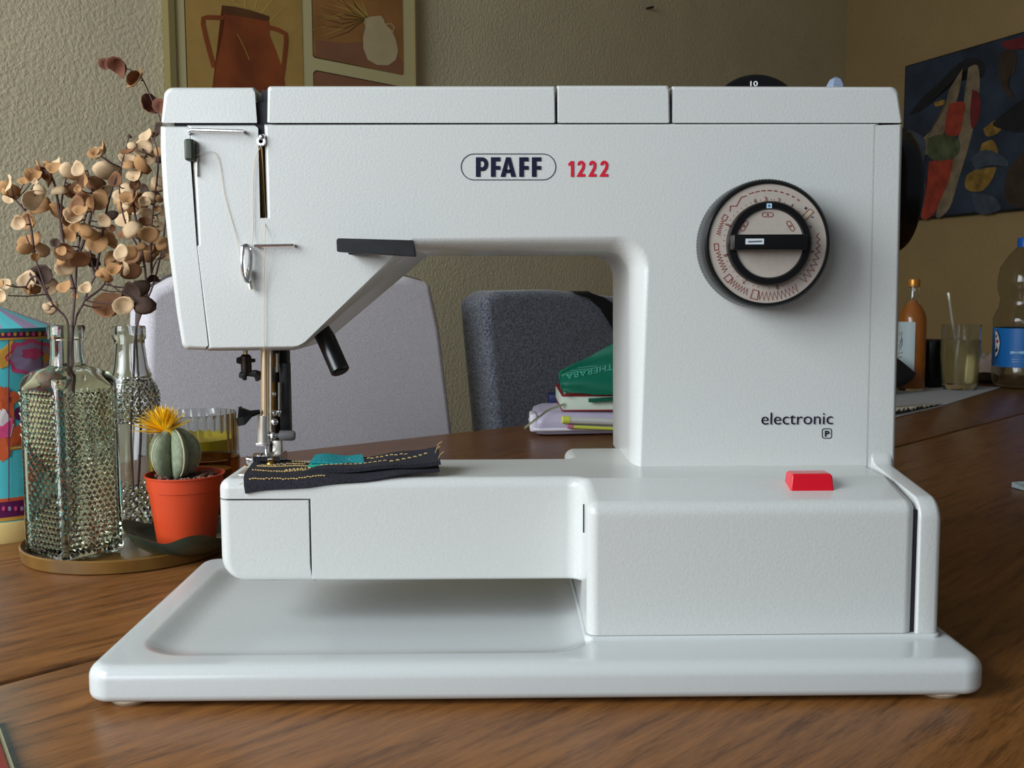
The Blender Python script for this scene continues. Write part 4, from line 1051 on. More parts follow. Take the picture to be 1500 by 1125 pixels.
# roof of alternating gores
nk = 20
for i in range(nk):
    bm = B()
    a0, a1 = 2 * math.pi * i / nk, 2 * math.pi * (i + 1) / nk
    def rr_(a_, r_, h): return Vector((KX + r_ * math.cos(a_), KY + r_ * math.sin(a_), h))
    top = kz(455) + .004
    ps = [rr_(a0 + (a1 - a0) * k / 3, kr * 1.02, zl + .001) for k in range(4)]
    ap = rr_(a0, .004, top); ap2 = rr_(a1, .004, top)
    v = [bm.verts.new(p) for p in ps + [ap2, ap]]; w2 = [bm.verts.new(p - Vector((0, 0, .001))) for p in ps + [ap2, ap]]
    bm.faces.new(v); bm.faces.new(w2[::-1])
    for k in range(6): bm.faces.new((v[k], w2[k], w2[(k + 1) % 6], v[(k + 1) % 6]))
    fin('roof_gore', bm, 'tin_turq' if i % 2 else 'tin_lilac', tin, 0)
kl([(kr, zl - .002), (kr * 1.025, zl - .0015), (kr * 1.025, zl + .0012), (kr, zl + .0015)], 'rim', 'tin_turq2')
def band(y0, y1, m, off=.0004, name='painted_band'):
    kl([(kr - .001, kz(y1)), (kr + off, kz(y1)), (kr + off, kz(y0)), (kr - .001, kz(y0))], name, m)
band(483, 495, 'tin_purple', .0006); band(495, 498, 'tin_gold', .0008); band(734, 757, 'tin_purple'); band(757, 762, 'tin_gold', .0006); band(729, 734, 'tin_orange', .0005)
def cyl(px, py, off):
    d = ray(px, py); o_ = CAMP; ax = Vector((KX, KY)); r_ = kr + off
    a_ = d.x ** 2 + d.y ** 2; b_ = 2 * ((o_.x - ax.x) * d.x + (o_.y - ax.y) * d.y); c_ = (o_.x - ax.x) ** 2 + (o_.y - ax.y) ** 2 - r_ * r_
    dd = b_ * b_ - 4 * a_ * c_
    t = (-b_ - math.sqrt(max(0, dd))) / (2 * a_); return o_ + d * t
def paint(poly, m, off=.0005, name='painted_motif'):
    bm = B(); vs = [bm.verts.new(cyl(x, y, off)) for x, y in poly]; c = bm.verts.new(cyl(sum(p[0] for p in poly) / len(poly), sum(p[1] for p in poly) / len(poly), off))
    for i in range(len(vs)): bm.faces.new((vs[i], vs[(i + 1) % len(vs)], c))
    fin(name, bm, m, tin, 0)
def ell(cx, cy, rx, ry, n=20, w_=0, k=6): return [(cx + rx * (1 + w_ * math.cos(k * t)) * math.cos(t), cy + ry * (1 + w_ * math.cos(k * t)) * math.sin(t)) for t in [2 * math.pi * i / n for i in range(n)]]
paint([(-30, 498), (20, 498), (16, 520), (12, 536), (2, 540), (-30, 534)], 'tin_gold')
paint([(58, 498), (79, 498), (79, 545), (66, 540), (62, 520)], 'tin_gold', .0005)
paint(ell(46, 524, 36, 27, 40, .09, 8), 'tin_pink', .0007); paint(ell(46, 524, 30, 21, 40, .06, 8), 'tin_lilac', .0009); paint(ell(48, 518, 16, 8, 20, .15, 5), 'tin_pink', .0011)
paint([(-20, 560), (2, 566), (20, 590), (22, 640), (14, 668), (-20, 700)], 'tin_orange', .0006)
paint([(-20, 590), (8, 600), (20, 622), (16, 640), (-20, 640)], 'tin_white', .0008); paint([(-20, 620), (20, 612), (14, 640), (-20, 646)], 'tin_pink', .001)
paint(ell(6, 578, 12, 10, 24, .2, 5), 'tin_orange', .0011); paint(ell(22, 582, 6, 9, 16, .2, 3), 'tin_orange', .0012); paint(ell(28, 606, 7, 10, 16), 'tin_purple', .0009)
paint([(20, 628), (30, 620), (50, 622), (52, 650), (20, 654)], 'tin_orange', .0007); paint([(38, 720), (36, 712), (40, 704), (44, 720)], 'tin_pink', .0007)
paint([(10, 655), (52, 652), (52, 656), (12, 660)], 'tin_gold', .001)
for x in (13, 62):
    paint([(x - .7, 498), (x + .7, 498), (x + .7, 734), (x - .7, 734)], 'tin_purple', .0013, 'panel_line')
for i in range(9):
    paint(ell(4 + i * 9, 489, 2.6, 3.6, 8), ('tin_gold', 'tin_pink')[i % 2], .0009)
for i in range(7):
    paint(ell(5 + i * 9, 745, 2.6, 3.6, 8), ('tin_pink', 'tin_lilac')[i % 2], .0007)

# red notebook corner, bottom left
M['redbook'] = mat('dark_red_cover', (128, 48, 40), .5, var=.1, scale=60)
M['pale_edge'] = mat('pale_page_edge', (168, 160, 128), .6)
nb = thing('notebook', 'dark red notebook with pale edge, corner at the lower left frame edge', 'notebook', UZ(-10, 1120))
a_ = UZ(-1, 1060, .004); b_ = UZ(23, 1128, .004); d_ = (b_ - a_); 
q0 = UZ(-1, 1060, .004) - d_ * .2; q1 = q0 + d_ * 3.2; nn = Vector((-abs(d_.y), -abs(d_.x) * 1, 0)).normalized()
nn = Vector((d_.y, -d_.x, 0)).normalized(); 
if nn.x > 0: nn = -nn
bm = B(); pp = [q0, q1, q1 + nn * .10, q0 + nn * .10]
loft(bm, [[Vector((p.x, p.y, .0002)) for p in pp], [Vector((p.x, p.y, .0032)) for p in pp]]); fin('pages', bm, 'pale_edge', nb, 0)
bm = B(); pp = [q0 + nn * .0022, q1 + nn * .0022, q1 + nn * .10, q0 + nn * .10]
loft(bm, [[Vector((p.x, p.y, .00325)) for p in pp], [Vector((p.x, p.y, .0040)) for p in pp]]); fin('cover', bm, 'redbook', nb, 0)

# ================================================================ CHAIRS
M['fab_light'] = mat('light_grey_fabric', (212, 207, 213), .95, var=.12, scale=420, bump=.6, bscale=900, sheen=.3)
M['fab_dark'] = mat('charcoal_fabric', (92, 95, 104), .95, var=.75, scale=330, bump=.7, bscale=700, sheen=.3)
M['chair_leg'] = mat('dark_chair_leg', (40, 32, 28), .5)
M['piping'] = mat('dark_grey_piping', (92, 84, 82), .9)
edir = (eC - eA).normalized(); enorm = Vector((-edir.y, edir.x, 0))
def chair(label, pts, px0, off, m, thick, pip):
    """backrest outline in pixels on a plane parallel to the table edge, off metres behind it"""
    p0 = eA + enorm * off
    base = UP(px0, 600, p0, enorm); base.z = -.75
    t = thing('upholstered_chair', label, 'chair', base)
    def P2(px, py): q = UP(px, py, p0, enorm); return Vector(((q - p0).dot(edir), q.z))
    poly = [P2(p.x, p.y) for p in rpoly(pts, 6)]
    F = lambda u, v, h: Vector((p0.x, p0.y, 0)) + edir * u + enorm * h + Vector((0, 0, v)) 
    bm = B(); slab(bm, poly, F, 0, thick, .014, .02, 5); bk = fin('backrest', bm, m, t, 60, wn=True)
    if pip:
        bm = B(); pts3 = [F(p.x, p.y, thick * .36) for p in offset(poly, -.0008)]
        tube(bm, pts3 + [pts3[0]], .0028, 6, False); fin('piping', bm, pip, bk)
    u0, u1 = min(p.x for p in poly), max(p.x for p in poly)
    bm = B(); slab(bm, rpoly([(u0 + .01, -.42, .04), (u1 - .01, -.42, .04), (u1 - .01, -.005, .02), (u0 + .01, -.005, .02)], 4), lambda u, v, h: Vector((p0.x, p0.y, 0)) + edir * u + enorm * v + Vector((0, 0, h)), -.40, -.29, .015, .02); fin('seat', bm, m, t, 60)
    for (u, v) in ((u0 + .03, -.39), (u1 - .03, -.39), (u0 + .03, .02), (u1 - .03, .02)):
        bm = B(); q = Vector((p0.x, p0.y, 0)) + edir * u + enorm * v
        tube(bm, [q + Vector((0, 0, -.75)), q + Vector((0, 0, -.39))], [.014, .02], 8); fin('leg', bm, 'chair_leg', t)
    return t, F, P2, p0
chair('light grey upholstered chair left, behind the glass bottles and the needle', [(206, 700, 6), (214, 430, 26), (260, 404, 30), (600, 404, 60), (634, 414, 14), (648, 480, 60), (675, 700, 6)], 420, .10, 'fab_light', .07, 'piping')
t2, F2, P22, p02 = chair('charcoal tweed upholstered chair seen through the machine arch, black strap on it', [(733, 700, 6), (709, 440, 18), (730, 426, 16), (810, 424, 200), (900, 434, 100), (1010, 440, 30), (1030, 700, 6)], 850, .10, 'fab_dark', .075, None)
M['strap'] = mat('black_webbing', (12, 12, 14), .8, bump=.4, bscale=600)
p0s = p02 - enorm * .006
def PS(px, py, o=0): return UP(px, py, p0s - enorm * o, enorm)
bm = B()
L_ = [(842, 430), (862, 436), (880, 452), (896, 478), (912, 510), (925, 560), (930, 640)]; R_ = [(868, 430), (886, 436), (908, 452), (926, 478), (938, 510), (950, 560), (955, 640)]
lf = [bm.verts.new(PS(*p)) for p in L_]; rf = [bm.verts.new(PS(*p)) for p in R_]
lb = [bm.verts.new(PS(*p) + enorm * .002) for p in L_]; rb2 = [bm.verts.new(PS(*p) + enorm * .002) for p in R_]
for i in range(len(L_) - 1):
    bm.faces.new((lf[i], rf[i], rf[i + 1], lf[i + 1])); bm.faces.new((lb[i], lb[i + 1], rb2[i + 1], rb2[i]))
    bm.faces.new((lf[i], lf[i + 1], lb[i + 1], lb[i])); bm.faces.new((rf[i], rb2[i], rb2[i + 1], rf[i + 1]))
# over the top of the backrest
tl, trr = PS(*L_[0]), PS(*R_[0])
v1 = [bm.verts.new(p) for p in (tl + Vector((0, 0, .004)) + enorm * .01, trr + Vector((0, 0, .004)) + enorm * .01, trr + Vector((0, 0, .004)) + enorm * .075, tl + Vector((0, 0, .004)) + enorm * .075)]
bm.faces.new((lf[0], v1[0], v1[1], rf[0])); bm.faces.new(v1)
tag(fin('bag_strap', bm, 'strap', smooth=40), 'black webbing bag strap hanging over the charcoal chair corner', 'strap')

# ================================================================ BOOK PILE SEEN THROUGH THE ARCH
M['pouch'] = mat('translucent_lilac_plastic', (186, 178, 200), .35, var=.08, scale=20)
M['white_edge'] = mat('white_piping', (226, 222, 232), .4)
M['pen_yellow'] = mat('yellow_highlighter', (214, 220, 90), .4)
M['pen_white'] = mat('white_pen_barrel', (206, 206, 202), .4)
M['pen_pink'] = mat('pink_cap', (206, 120, 150), .4)
M['pages'] = mat('pale_pages', (200, 212, 196), .7, var=.06, scale=400, stretch=(1, 1, 30))
M['red_cover'] = mat('red_book_cover', (150, 26, 40), .4)
M['blue_cover'] = mat('navy_cover', (26, 34, 84), .4)
M['ribbon'] = mat('pale_ribbon', (172, 178, 150), .6)
M['green_band'] = mat('green_latex_band', (0, 98, 74), .45, bump=.2, bscale=60)
M['band_print'] = mat('pale_green_print', (70, 160, 138), .5)
YBk = U(830, 630, 1.31).y
za = UZ(790, 634).y
def bx(x0, x1, y0, y1, z0, z1, b, rot=0):
    return (x0, x1, y0, y1, z0, z1, b)
# pouch
Yp1 = UZ(850, 640, 0).y
pz = lambda py, Y: U(850, py, Y).z
x0_, x1_ = U(781, 620, Yp1).x, U(1010, 620, Yp1).x
po = thing('pencil_pouch', 'lilac see-through pencil pouch at the bottom of the book pile', 'pouch', ((x0_ + x1_) / 2, Yp1 + .07, 0))
h1 = pz(604, Yp1)
def pouch_r(z, i): return [Vector((p.x, p.y, z)) for p in rpoly([(x0_ + i, Yp1 + i, .012), (x1_ - i, Yp1 + .02 + i, .012), (x1_ - i, Yp1 + .15 - i, .012), (x0_ + i, Yp1 + .13 - i, .012)], 4)]
bm = B(); loft(bm, [pouch_r(.001, .012), pouch_r(.004, .003), pouch_r(h1 * .5, 0), pouch_r(h1 - .005, .004), pouch_r(h1, .014)]); fin('pouch_body', bm, 'pouch', po, 60)
bm = B(); tube(bm, pouch_r(h1 * .30, -.001) + [pouch_r(h1 * .30, -.001)[0]], .0022, 6, False); fin('edge_piping', bm, 'white_edge', po)
bm = B(); lc = U(790, 616, Yp1 - .002); box(bm, x0_ - .004, x0_ + .006, Yp1 + .005, Yp1 + .05, .006, h1 - .003, .003); fin('zip_end', bm, 'white_edge', po)
def pen(name, label, x0, x1, y, r, m, cap=None):
    a_ = U(x0, y, Yp1 - .0045); b_ = U(x1, y + 3, Yp1 - .0045 + .012)
    t = thing(name, label, 'pen', a_)
    bm = B(); tube(bm, [a_, a_ + (b_ - a_) * .02, b_], [r * .6, r, r], 10); fin('barrel', bm, m, t)
    if cap:
        bm = B(); tube(bm, [a_ - (b_ - a_) * .04, a_ - (b_ - a_) * .03, a_ + (b_ - a_) * .10], [r * .7, r * 1.12, r * 1.12], 10); fin('cap', bm, cap, t)
pen('highlighter_pen', 'white highlighter with yellow cap in front of the lilac pouch', 826, 905, 615, .0048, 'pen_white', 'pen_yellow')
pen('ballpoint_pen', 'thin yellow pen with pink cap lowest against the lilac pouch', 833, 900, 625, .0024, 'pen_yellow', 'pen_pink')
def book(label, px0, px1, ytop, z0, Yb_, cov, navy=False, pages='pages'):
    a_ = U(px0, ytop, Yb_); b_ = U(px1, ytop, Yb_)
    t = thing('book', label, 'book', ((a_.x + b_.x) / 2, Yb_ + .09, z0))
    z1_ = a_.z
    bm = B(); box(bm, a_.x + .001, b_.x, Yb_ + .0015, Yb_ + .17, z0 + .0015, z1_ - .0018, .0006); fin('pages', bm, pages, t, 30)
    bm = B(); box(bm, a_.x, b_.x + .001, Yb_, Yb_ + .172, z1_ - .0018, z1_, .0006); box(bm, a_.x, b_.x + .001, Yb_, Yb_ + .172, z0 + .0002, z0 + .0015, .0005); fin('cover', bm, cov, t, 30)
    return t, z1_
bt, zt2 = book('thick book with pale pages and red cover on top of the lilac pouch', 823, 1000, 579, h1 + .0002, Yp1 + .012, 'red_cover')
bm = B(); rp = spline([U(828, 592, Yp1 + .011), U(805, 600, Yp1 + .0), U(788, 612, Yp1 - .012), U(768, 627, Yp1 - .02)], 6)
ra, rb3 = [bm.verts.new(p + Vector((0, 0, .0018))) for p in rp], [bm.verts.new(p + Vector((0, 0, -.0018))) for p in rp]
for i in range(len(rp) - 1): bm.faces.new((ra[i], ra[i + 1], rb3[i + 1], rb3[i]))
fin('ribbon_bookmark', bm, 'ribbon', bt, 60)
a_ = U(813, 578, Yp1 + .04); b_ = U(960, 600, Yp1 + .04)
nbk = thing('navy_notebook', 'navy notebook peeking out left behind the red-covered book', 'notebook', (a_.x + .05, Yp1 + .25, h1))
bm = B(); box(bm, a_.x - .001, a_.x + .10, Yp1 + .187, Yp1 + .225, h1 - .012, U(813, 578, Yp1 + .187).z, .001); fin('cover', bm, 'blue_cover', nbk)
# green band draped over the pile
gb = thing('exercise_band', 'folded green latex exercise band heaped on the book pile', 'exercise band', (U(880, 560, Yp1 + .03).x, Yp1 + .05, zt2))
Yg_ = Yp1 + .006
prof_t = [(819, 560), (822, 545), (836, 537), (860, 524), (880, 513), (900, 502), (930, 490), (960, 486), (1000, 484)]
prof_b = [(826, 578), (824, 575), (830, 575), (855, 576), (875, 579), (900, 582), (930, 582), (960, 582), (1000, 582)]
def gf(u, v):
    k = u * (len(prof_t) - 1); i = min(int(k), len(prof_t) - 2); t = k - i
    tx, ty = prof_t[i][0] + (prof_t[i + 1][0] - prof_t[i][0]) * t, prof_t[i][1] + (prof_t[i + 1][1] - prof_t[i][1]) * t
    bx_, by = prof_b[i][0] + (prof_b[i + 1][0] - prof_b[i][0]) * t, prof_b[i][1] + (prof_b[i + 1][1] - prof_b[i][1]) * t
    Y = Yg_ - .006 + .02 * v + .004 * math.sin(v * 9 + u * 5)
    p = U(bx_ + (tx - bx_) * v, by + (ty - by) * v, Y); p.z = max(p.z, zt2 + .0015); return p
bm = B(); sheet(bm, gf, 24, 10, .004); fin('upper_fold', bm, 'green_band', gb, 60)
def gf2(u, v):
    p = U(862 + 130 * u, 588 - 9 * v - 3 * math.sin(u * 3), Yg_ - .002 + .02 * v); p.z = max(p.z, zt2 - .010 + .012 * v); p.y = min(p.y, Yg_ + .004 + .02 * v); return p
bm = B(); sheet(bm, gf2, 12, 4, .0015); fin('lower_fold', bm, 'green_band', gb, 60)
def onband(x, y, w_=0):
    """point on the front of the band at photo pixel x, y"""
    best = None
    for i in range(0, 61):
        for j in range(0, 21):
            p = gf(i / 60 * .7, j / 20); q = Q_[(i, j)]
            d = (q[0] - x) ** 2 + (q[1] - y) ** 2
            if best is None or d < best[0]: best = (d, p)
    q = U(x, y, best[1].y - .0010 - w_); return q
RI = ROT3.transposed()
def proj(p):
    d = RI @ (p - CAMP); return (750 + 1500 * d.x / -d.z, 562.5 - 1500 * d.y / -d.z)
Q_ = {(i, j): proj(gf(i / 60 * .7, j / 20)) for i in range(61) for j in range(21)}
GR = [[onband(829 + 69 * i / 8, 556 - 14.5 * i / 8 - 8.5 * j) for j in range(2)] for i in range(9)]
def tf(u, v, w_):
    u = 1 - u; v = 1 - v; k = min(7, int(u * 8)); t = u * 8 - k
    p = GR[k][0].lerp(GR[k + 1][0], t).lerp(GR[k][1].lerp(GR[k + 1][1], t), v); p = p.copy(); p.y -= w_; return p
text_fit('print', 'THERABA', tf, 'band_print', gb, 0)
bm = B()
for (x0, y0, x1, y1) in ((836, 543, 858, 541), (846, 539, 876, 536), (862, 541, 880, 538)):
    p_, q_ = onband(x0, y0), onband(x1, y1); tube(bm, [p_, p_.lerp(q_, .5) + Vector((0, -.0003, 0)), q_], .0005, 4)
fin('print', bm, 'band_print', gb, 0)

# ================================================================ RIGHT BACKGROUND ON THE TABLE
def onz(px, py): return UZ(px, py)
# orange bottle
M['juice'] = mat('orange_juice', (204, 118, 34), .5, var=.08, scale=30)
M['label_paper'] = mat('pale_label', (176, 190, 192), .6)
M['gold_cap'] = mat('gold_cap', (190, 132, 60), .35, .6)
OY = UZ(1336, 572).y; OX = U(1334, 560, OY).x; oz = lambda py: U(1336, py, OY).z; k_ = OY / 1500
ob = thing('juice_bottle', 'glass bottle of orange juice with gold cap right of the machine', 'bottle', (OX, OY, 0))
prof = [(.001, .001), (18 * k_, .001), (19.5 * k_, .004), (19.5 * k_, oz(470)), (18 * k_, oz(460)), (11 * k_, oz(446)), (8 * k_, oz(436)), (7.6 * k_, oz(418)), (7.8 * k_, oz(417)), (5 * k_, oz(417)), (5.2 * k_, oz(436)), (9.5 * k_, oz(448)), (17.5 * k_, oz(470)), (18 * k_, .006), (.001, .005)]
bm = B(); lathe(bm, prof, (OX, OY, 0), 40); fin('glass_body', bm, 'glass_clear', ob)
bm = B(); lathe(bm, [(.001, .0053), (18.3 * k_, .0063), (18 * k_, oz(470)), (9.7 * k_, oz(448)), (5.6 * k_, oz(440)), (.001, oz(440))], (OX, OY, 0), 32); fin('juice', bm, 'juice', ob)
bm = B(); lathe(bm, [(.001, oz(420)), (8.8 * k_, oz(420)), (9 * k_, oz(418)), (9 * k_, oz(411)), (8.4 * k_, oz(409)), (.001, oz(409))], (OX, OY, 0), 32); fin('cap', bm, 'gold_cap', ob)
bm = B(); vs0, vs1 = [], []
for i in range(13):
    a_ = R(165 + 95 * i / 12); x, y = OX + 19.9 * k_ * math.cos(a_), OY + 19.9 * k_ * math.sin(a_)
    vs0.append(bm.verts.new((x, y, oz(545)))); vs1.append(bm.verts.new((x, y, oz(471))))
for i in range(12): bm.faces.new((vs0[i], vs0[i + 1], vs1[i + 1], vs1[i]))
ol = fin('paper_label', bm, 'label_paper', ob, 60)
bm = B()
def oc(px, py):
    d = ray(px, py); r_ = 20.1 * k_; ox, oy = -OX, -OY
    a_ = d.x ** 2 + d.y ** 2; b_ = 2 * (ox * d.x + oy * d.y); c_ = ox * ox + oy * oy - r_ * r_
    t = (-b_ - math.sqrt(max(0, b_ * b_ - 4 * a_ * c_))) / (2 * a_); return CAMP + d * t
for pts in ([(1317, 490), (1321, 486), (1320, 500), (1317, 508)], [(1318, 500), (1322, 496), (1321, 506), (1318, 512)], [(1316, 518), (1322, 516)], [(1316, 524), (1321, 523)]):
    tube(bm, [oc(*p) for p in pts], .0007, 4)
fin('label_drawing', bm, 'thin_ink', ol, 0)
# black jar
JY = UZ(1363, 567).y; JX = U(1363, 530, JY).x; jz = lambda py: U(1363, py, JY).z; k_ = JY / 1500
jb = thing('black_jar', 'plain black cylindrical jar between juice bottle and drinking glass', 'jar', (JX, JY, 0))
bm = B(); lathe(bm, [(.001, 0), (17 * k_, 0), (18.5 * k_, .003), (18.5 * k_, jz(502)), (18 * k_, jz(500)), (.001, jz(500))], (JX, JY, 0), 40); fin('jar_body', bm, 'black', jb)
bm = B(); lathe(bm, [(.001, jz(501)), (18.2 * k_, jz(501)), (18.2 * k_, jz(498)), (17.5 * k_, jz(497)), (.001, jz(497))], (JX, JY, 0), 40); fin('lid', bm, 'black_grey', jb)
# glass with drink and stirrer
M['drink'] = mat('pale_cloudy_drink', (206, 190, 136), .12, trans=.7, var=.05, scale=30)
DY = UZ(1407, 571).y; DX = U(1407, 520, DY).x; dz_ = lambda py: U(1407, py, DY).z; k_ = DY / 1500
dg = thing('drinking_glass', 'tall glass of pale cloudy drink standing on the paper', 'glass', (DX, DY, .0015))
prof = [(.001, .002), (22 * k_, .002), (24 * k_, .006), (28 * k_, dz_(520)), (27.5 * k_, dz_(495)), (27.5 * k_, dz_(475)), (26.5 * k_, dz_(475)), (26.3 * k_, dz_(495)), (26.6 * k_, dz_(520)), (23 * k_, .014), (.001, .013)]
bm = B(); lathe(bm, prof, (DX, DY, 0), 48); fin('glass_body', bm, 'glass_clear', dg)
bm = B(); lathe(bm, [(.001, .0135), (23.2 * k_, .0145), (26.8 * k_, dz_(520)), (26.6 * k_, dz_(497)), (.001, dz_(497))], (DX, DY, 0), 40); fin('drink', bm, 'drink', dg)
bm = B(); a_ = U(1389, 428, DY + .01); b_ = U(1400, 505, DY + .012)
tube(bm, [a_, a_ + (b_ - a_) * .03, a_ + (b_ - a_) * .2, b_], [.0022, .0036, .0026, .0024], 8); st_ = fin('stirring_spoon', bm, 'steel'); tag(st_, 'thin grey metal stirrer leaning in the drinking glass', 'spoon')
# water bottle
M['pet'] = glass_mat('clear_pet_plastic', (226, 226, 222), .06, 1.3)
M['blue_label'] = mat('blue_label', (22, 104, 176), .4)
M['blue_cap'] = mat('blue_cap', (14, 84, 170), .4)
M['water_pale'] = mat('pale_print', (150, 190, 220), .4)
WY = UZ(1496, 568).y; WX = U(1496, 520, WY).x; wz = lambda py: U(1496, py, WY).z; k_ = WY / 1500
wb = thing('water_bottle', 'big clear plastic water bottle with blue label at right frame edge', 'bottle', (WX, WY, 0))
po_ = [(.001, .001), (26 * k_, .001), (36 * k_, .006), (40 * k_, .018), (40 * k_, wz(540)), (39 * k_, wz(537)), (39 * k_, wz(480)), (40 * k_, wz(478)), (40 * k_, wz(465)), (33 * k_, wz(450)), (31 * k_, wz(437)), (35 * k_, wz(425)), (36 * k_, wz(412)), (33 * k_, wz(392)), (22 * k_, wz(374)), (12 * k_, wz(363)), (9 * k_, wz(361))]
bm = B(); lathe(bm, po_ + [(r_ - .0009 if r_ > .002 else r_, h + (.0012 if i == 0 else 0)) for i, (r_, h) in reversed(list(enumerate(po_)))], (WX, WY, 0), 48); fin('bottle_body', bm, 'pet', wb)
bm = B(); lathe(bm, [(.001, wz(362)), (11 * k_, wz(362)), (11 * k_, wz(350)), (10 * k_, wz(348)), (.001, wz(348))], (WX, WY, 0), 32, mod=lambda a, h: 1 + .02 * math.cos(16 * a)); fin('cap', bm, 'blue_cap', wb)
bm = B(); rl = 39.6 * k_; lathe(bm, [(rl - .0006, wz(536)), (rl, wz(536)), (rl, wz(480)), (rl - .0006, wz(480))], (WX, WY, 0), 64, closed=True); bl = fin('label_band', bm, 'blue_label', wb)
def wc(px, py, off=.0006):
    d = ray(px, py); r_ = rl + off; ox, oy = -WX, -WY
    a_ = d.x ** 2 + d.y ** 2; b_ = 2 * (ox * d.x + oy * d.y); c_ = ox * ox + oy * oy - r_ * r_
    t = (-b_ - math.sqrt(max(0, b_ * b_ - 4 * a_ * c_))) / (2 * a_); return CAMP + d * t
def wpaint(poly, m, off, name='label_print'):
    bm = B(); vs = [bm.verts.new(wc(x, y, off)) for x, y in poly]; c = bm.verts.new(wc(sum(p[0] for p in poly) / len(poly), sum(p[1] for p in poly) / len(poly), off))
    for i in range(len(vs)): bm.faces.new((vs[i], vs[(i + 1) % len(vs)], c))
    fin(name, bm, m, bl, 0)
wpaint([(1458, 482), (1461, 484), (1464, 492), (1465.5, 503), (1464, 514), (1461, 522), (1458, 526)], 'navy_ink', .0008)
wpaint([(1458, 484), (1460.5, 486), (1463, 493), (1464.3, 503), (1463, 513), (1460.5, 520), (1458, 523)], 'white_ink', .0011)
wpaint(ell(1461, 500, 1.8, 2.6, 10), 'red_ink', .0014); wpaint([(1458, 514), (1460, 507), (1462, 513), (1459, 517)], 'navy_ink', .0014); wpaint([(1458, 492), (1461, 490), (1460, 495)], 'navy_ink', .0014)
wpaint([(1480, 514.5), (1500, 514.5), (1500, 518.5), (1480, 518.5)], 'water_pale', .0008)
for y in (481.5, 534.5, 526, 529.5):
    wpaint([(1482 if 524 < y < 531 else 1458.5, y), (1510, y), (1510, y + .9), (1482 if 524 < y < 531 else 1458.5, y + .9)], 'water_pale', .0008)
for y in (369, 455, 460):
    pass
# newspaper
M['newsprint'] = mat('grey_newsprint', (176, 178, 184), .85, var=.05, scale=12)
M['crumple'] = mat('crumpled_print_edge', (150, 146, 130), .9, var=.5, scale=90)
c0 = UZ(1467, 567, .001); c1 = UZ(1378, 595, .001); c2 = UZ(1300, 614, .001); c3 = UZ(1250, 620, .001); c4 = UZ(1230, 556, .001); c5 = UZ(1330, 561, .001); c6 = UZ(1420, 565, .001)
bm = B(); pv = [c0, c1, c2, c3, c4, c5, c6]; loft(bm, [[Vector((p.x, p.y, .0002)) for p in pv], [Vector((p.x, p.y, .0012)) for p in pv]])
paper = fin('newspaper_sheet', bm, 'newsprint', smooth=0); tag(paper, 'pale paper sheet on the table right of the machine under the glass', 'paper')
bm = B(); n = 40
e0, e1 = UZ(1296, 612, 0), UZ(1378, 594, 0)
d_ = (e1 - e0); nn = Vector((-d_.y, d_.x, 0)).normalized()
rows = []
for i in range(n + 1):
    t = i / n; row = []
    for j in range(7):
        s = j / 6
        p = e0 + d_ * t + nn * (s * .11 * (1 - .75 * t) - .004) 
        p.z = .0016 + (.010 * (1 - t) + .002) * (1 - s) ** 2 * (.6 + .4 * math.sin(i * 1.9 + j)) + random.uniform(0, .0018) * (1 - s)
        row.append(bm.verts.new(p + Vector((random.uniform(-.002, .002), random.uniform(-.002, .002), 0)) * (1 if j < 3 else 0)))
    rows.append(row)
for i in range(n):
    for j in range(6): bm.faces.new((rows[i][j], rows[i + 1][j], rows[i + 1][j + 1], rows[i][j + 1]))
fin('crumpled_edge', bm, 'crumple', paper, 0)
# dark pouch tip, brown bundle, tissue, card tip
M['dark_cloth'] = mat('black_cloth', (14, 14, 18), .9, bump=.5, bscale=120)
YT = UZ(1320, 570).y - .10
cc = thing('black_cloth_bag', 'black cloth bag whose pointed side shows right of the machine column', 'bag', (U(1290, 560, YT).x, YT, .002))
prof_ = [(1240, 520), (1290, 516), (1311, 522), (1322, 530), (1334, 540), (1342, 547), (1336, 556), (1326, 564), (1312, 569), (1290, 572), (1240, 573)]
bm = B(); rings = []
for (k, s) in ((0, .15), (.25, .75), (.5, 1), (.75, .8), (1, .2)):
    c_ = (1275, 560)
    rings.append([U(c_[0] + (x - c_[0]) * s, c_[1] + (y - c_[1]) * s + (1 - s) * 6, YT) + Vector((0, (k - .5) * .09, 0)) for x, y in prof_])
loft(bm, rings)
for v in bm.verts: v.co.z = max(v.co.z, .0022)
fin('bag_body', bm, 'dark_cloth', cc, 60)
M['brown_cloth'] = mat('dark_brown_fabric', (56, 44, 32), .9, var=.3, scale=60)
EY = UZ(1440, 562).y
eb = thing('brown_pouch', 'small dark brown pouch between the drinking glass and the water bottle', 'pouch', U(1443, 560, EY))
bm = B(); lathe(bm, [(.001, .0015), (.020, .002), (.024, .008), (.021, .018), (.012, .023), (.001, .024)], (U(1443, 560, EY).x, EY, 0), 24, mod=lambda a, h: 1 + .08 * math.sin(3 * a + h * 200)); fin('pouch_body', bm, 'brown_cloth', eb, 60)
M['tissue'] = mat('pinkish_tissue', (168, 150, 142), .9, var=.05, scale=20)
TY = UZ(1450, 553).y + .05
bm = B(); q = U(1447, 545, TY); rings = []
for k, (z, r_) in enumerate(((.0, .030), (.02, .028), (.035, .022), (.045, .008))):
    rings.append([Vector((q.x + r_ * 1.2 * (1 + .2 * math.sin(3 * a_ + k)) * math.cos(a_), q.y + r_ * math.sin(a_), z + .004 * math.sin(5 * a_ + k) + .004)) for a_ in [2 * math.pi * i / 20 for i in range(20)]])
loft(bm, rings)
for v in bm.verts: v.co.z = max(v.co.z, .0005)
tag(fin('crumpled_tissue', bm, 'tissue', smooth=20), 'crumpled pinkish paper tissue behind the brown pouch', 'tissue')
M['card'] = mat('pale_blue_card', (170, 190, 196), .4)
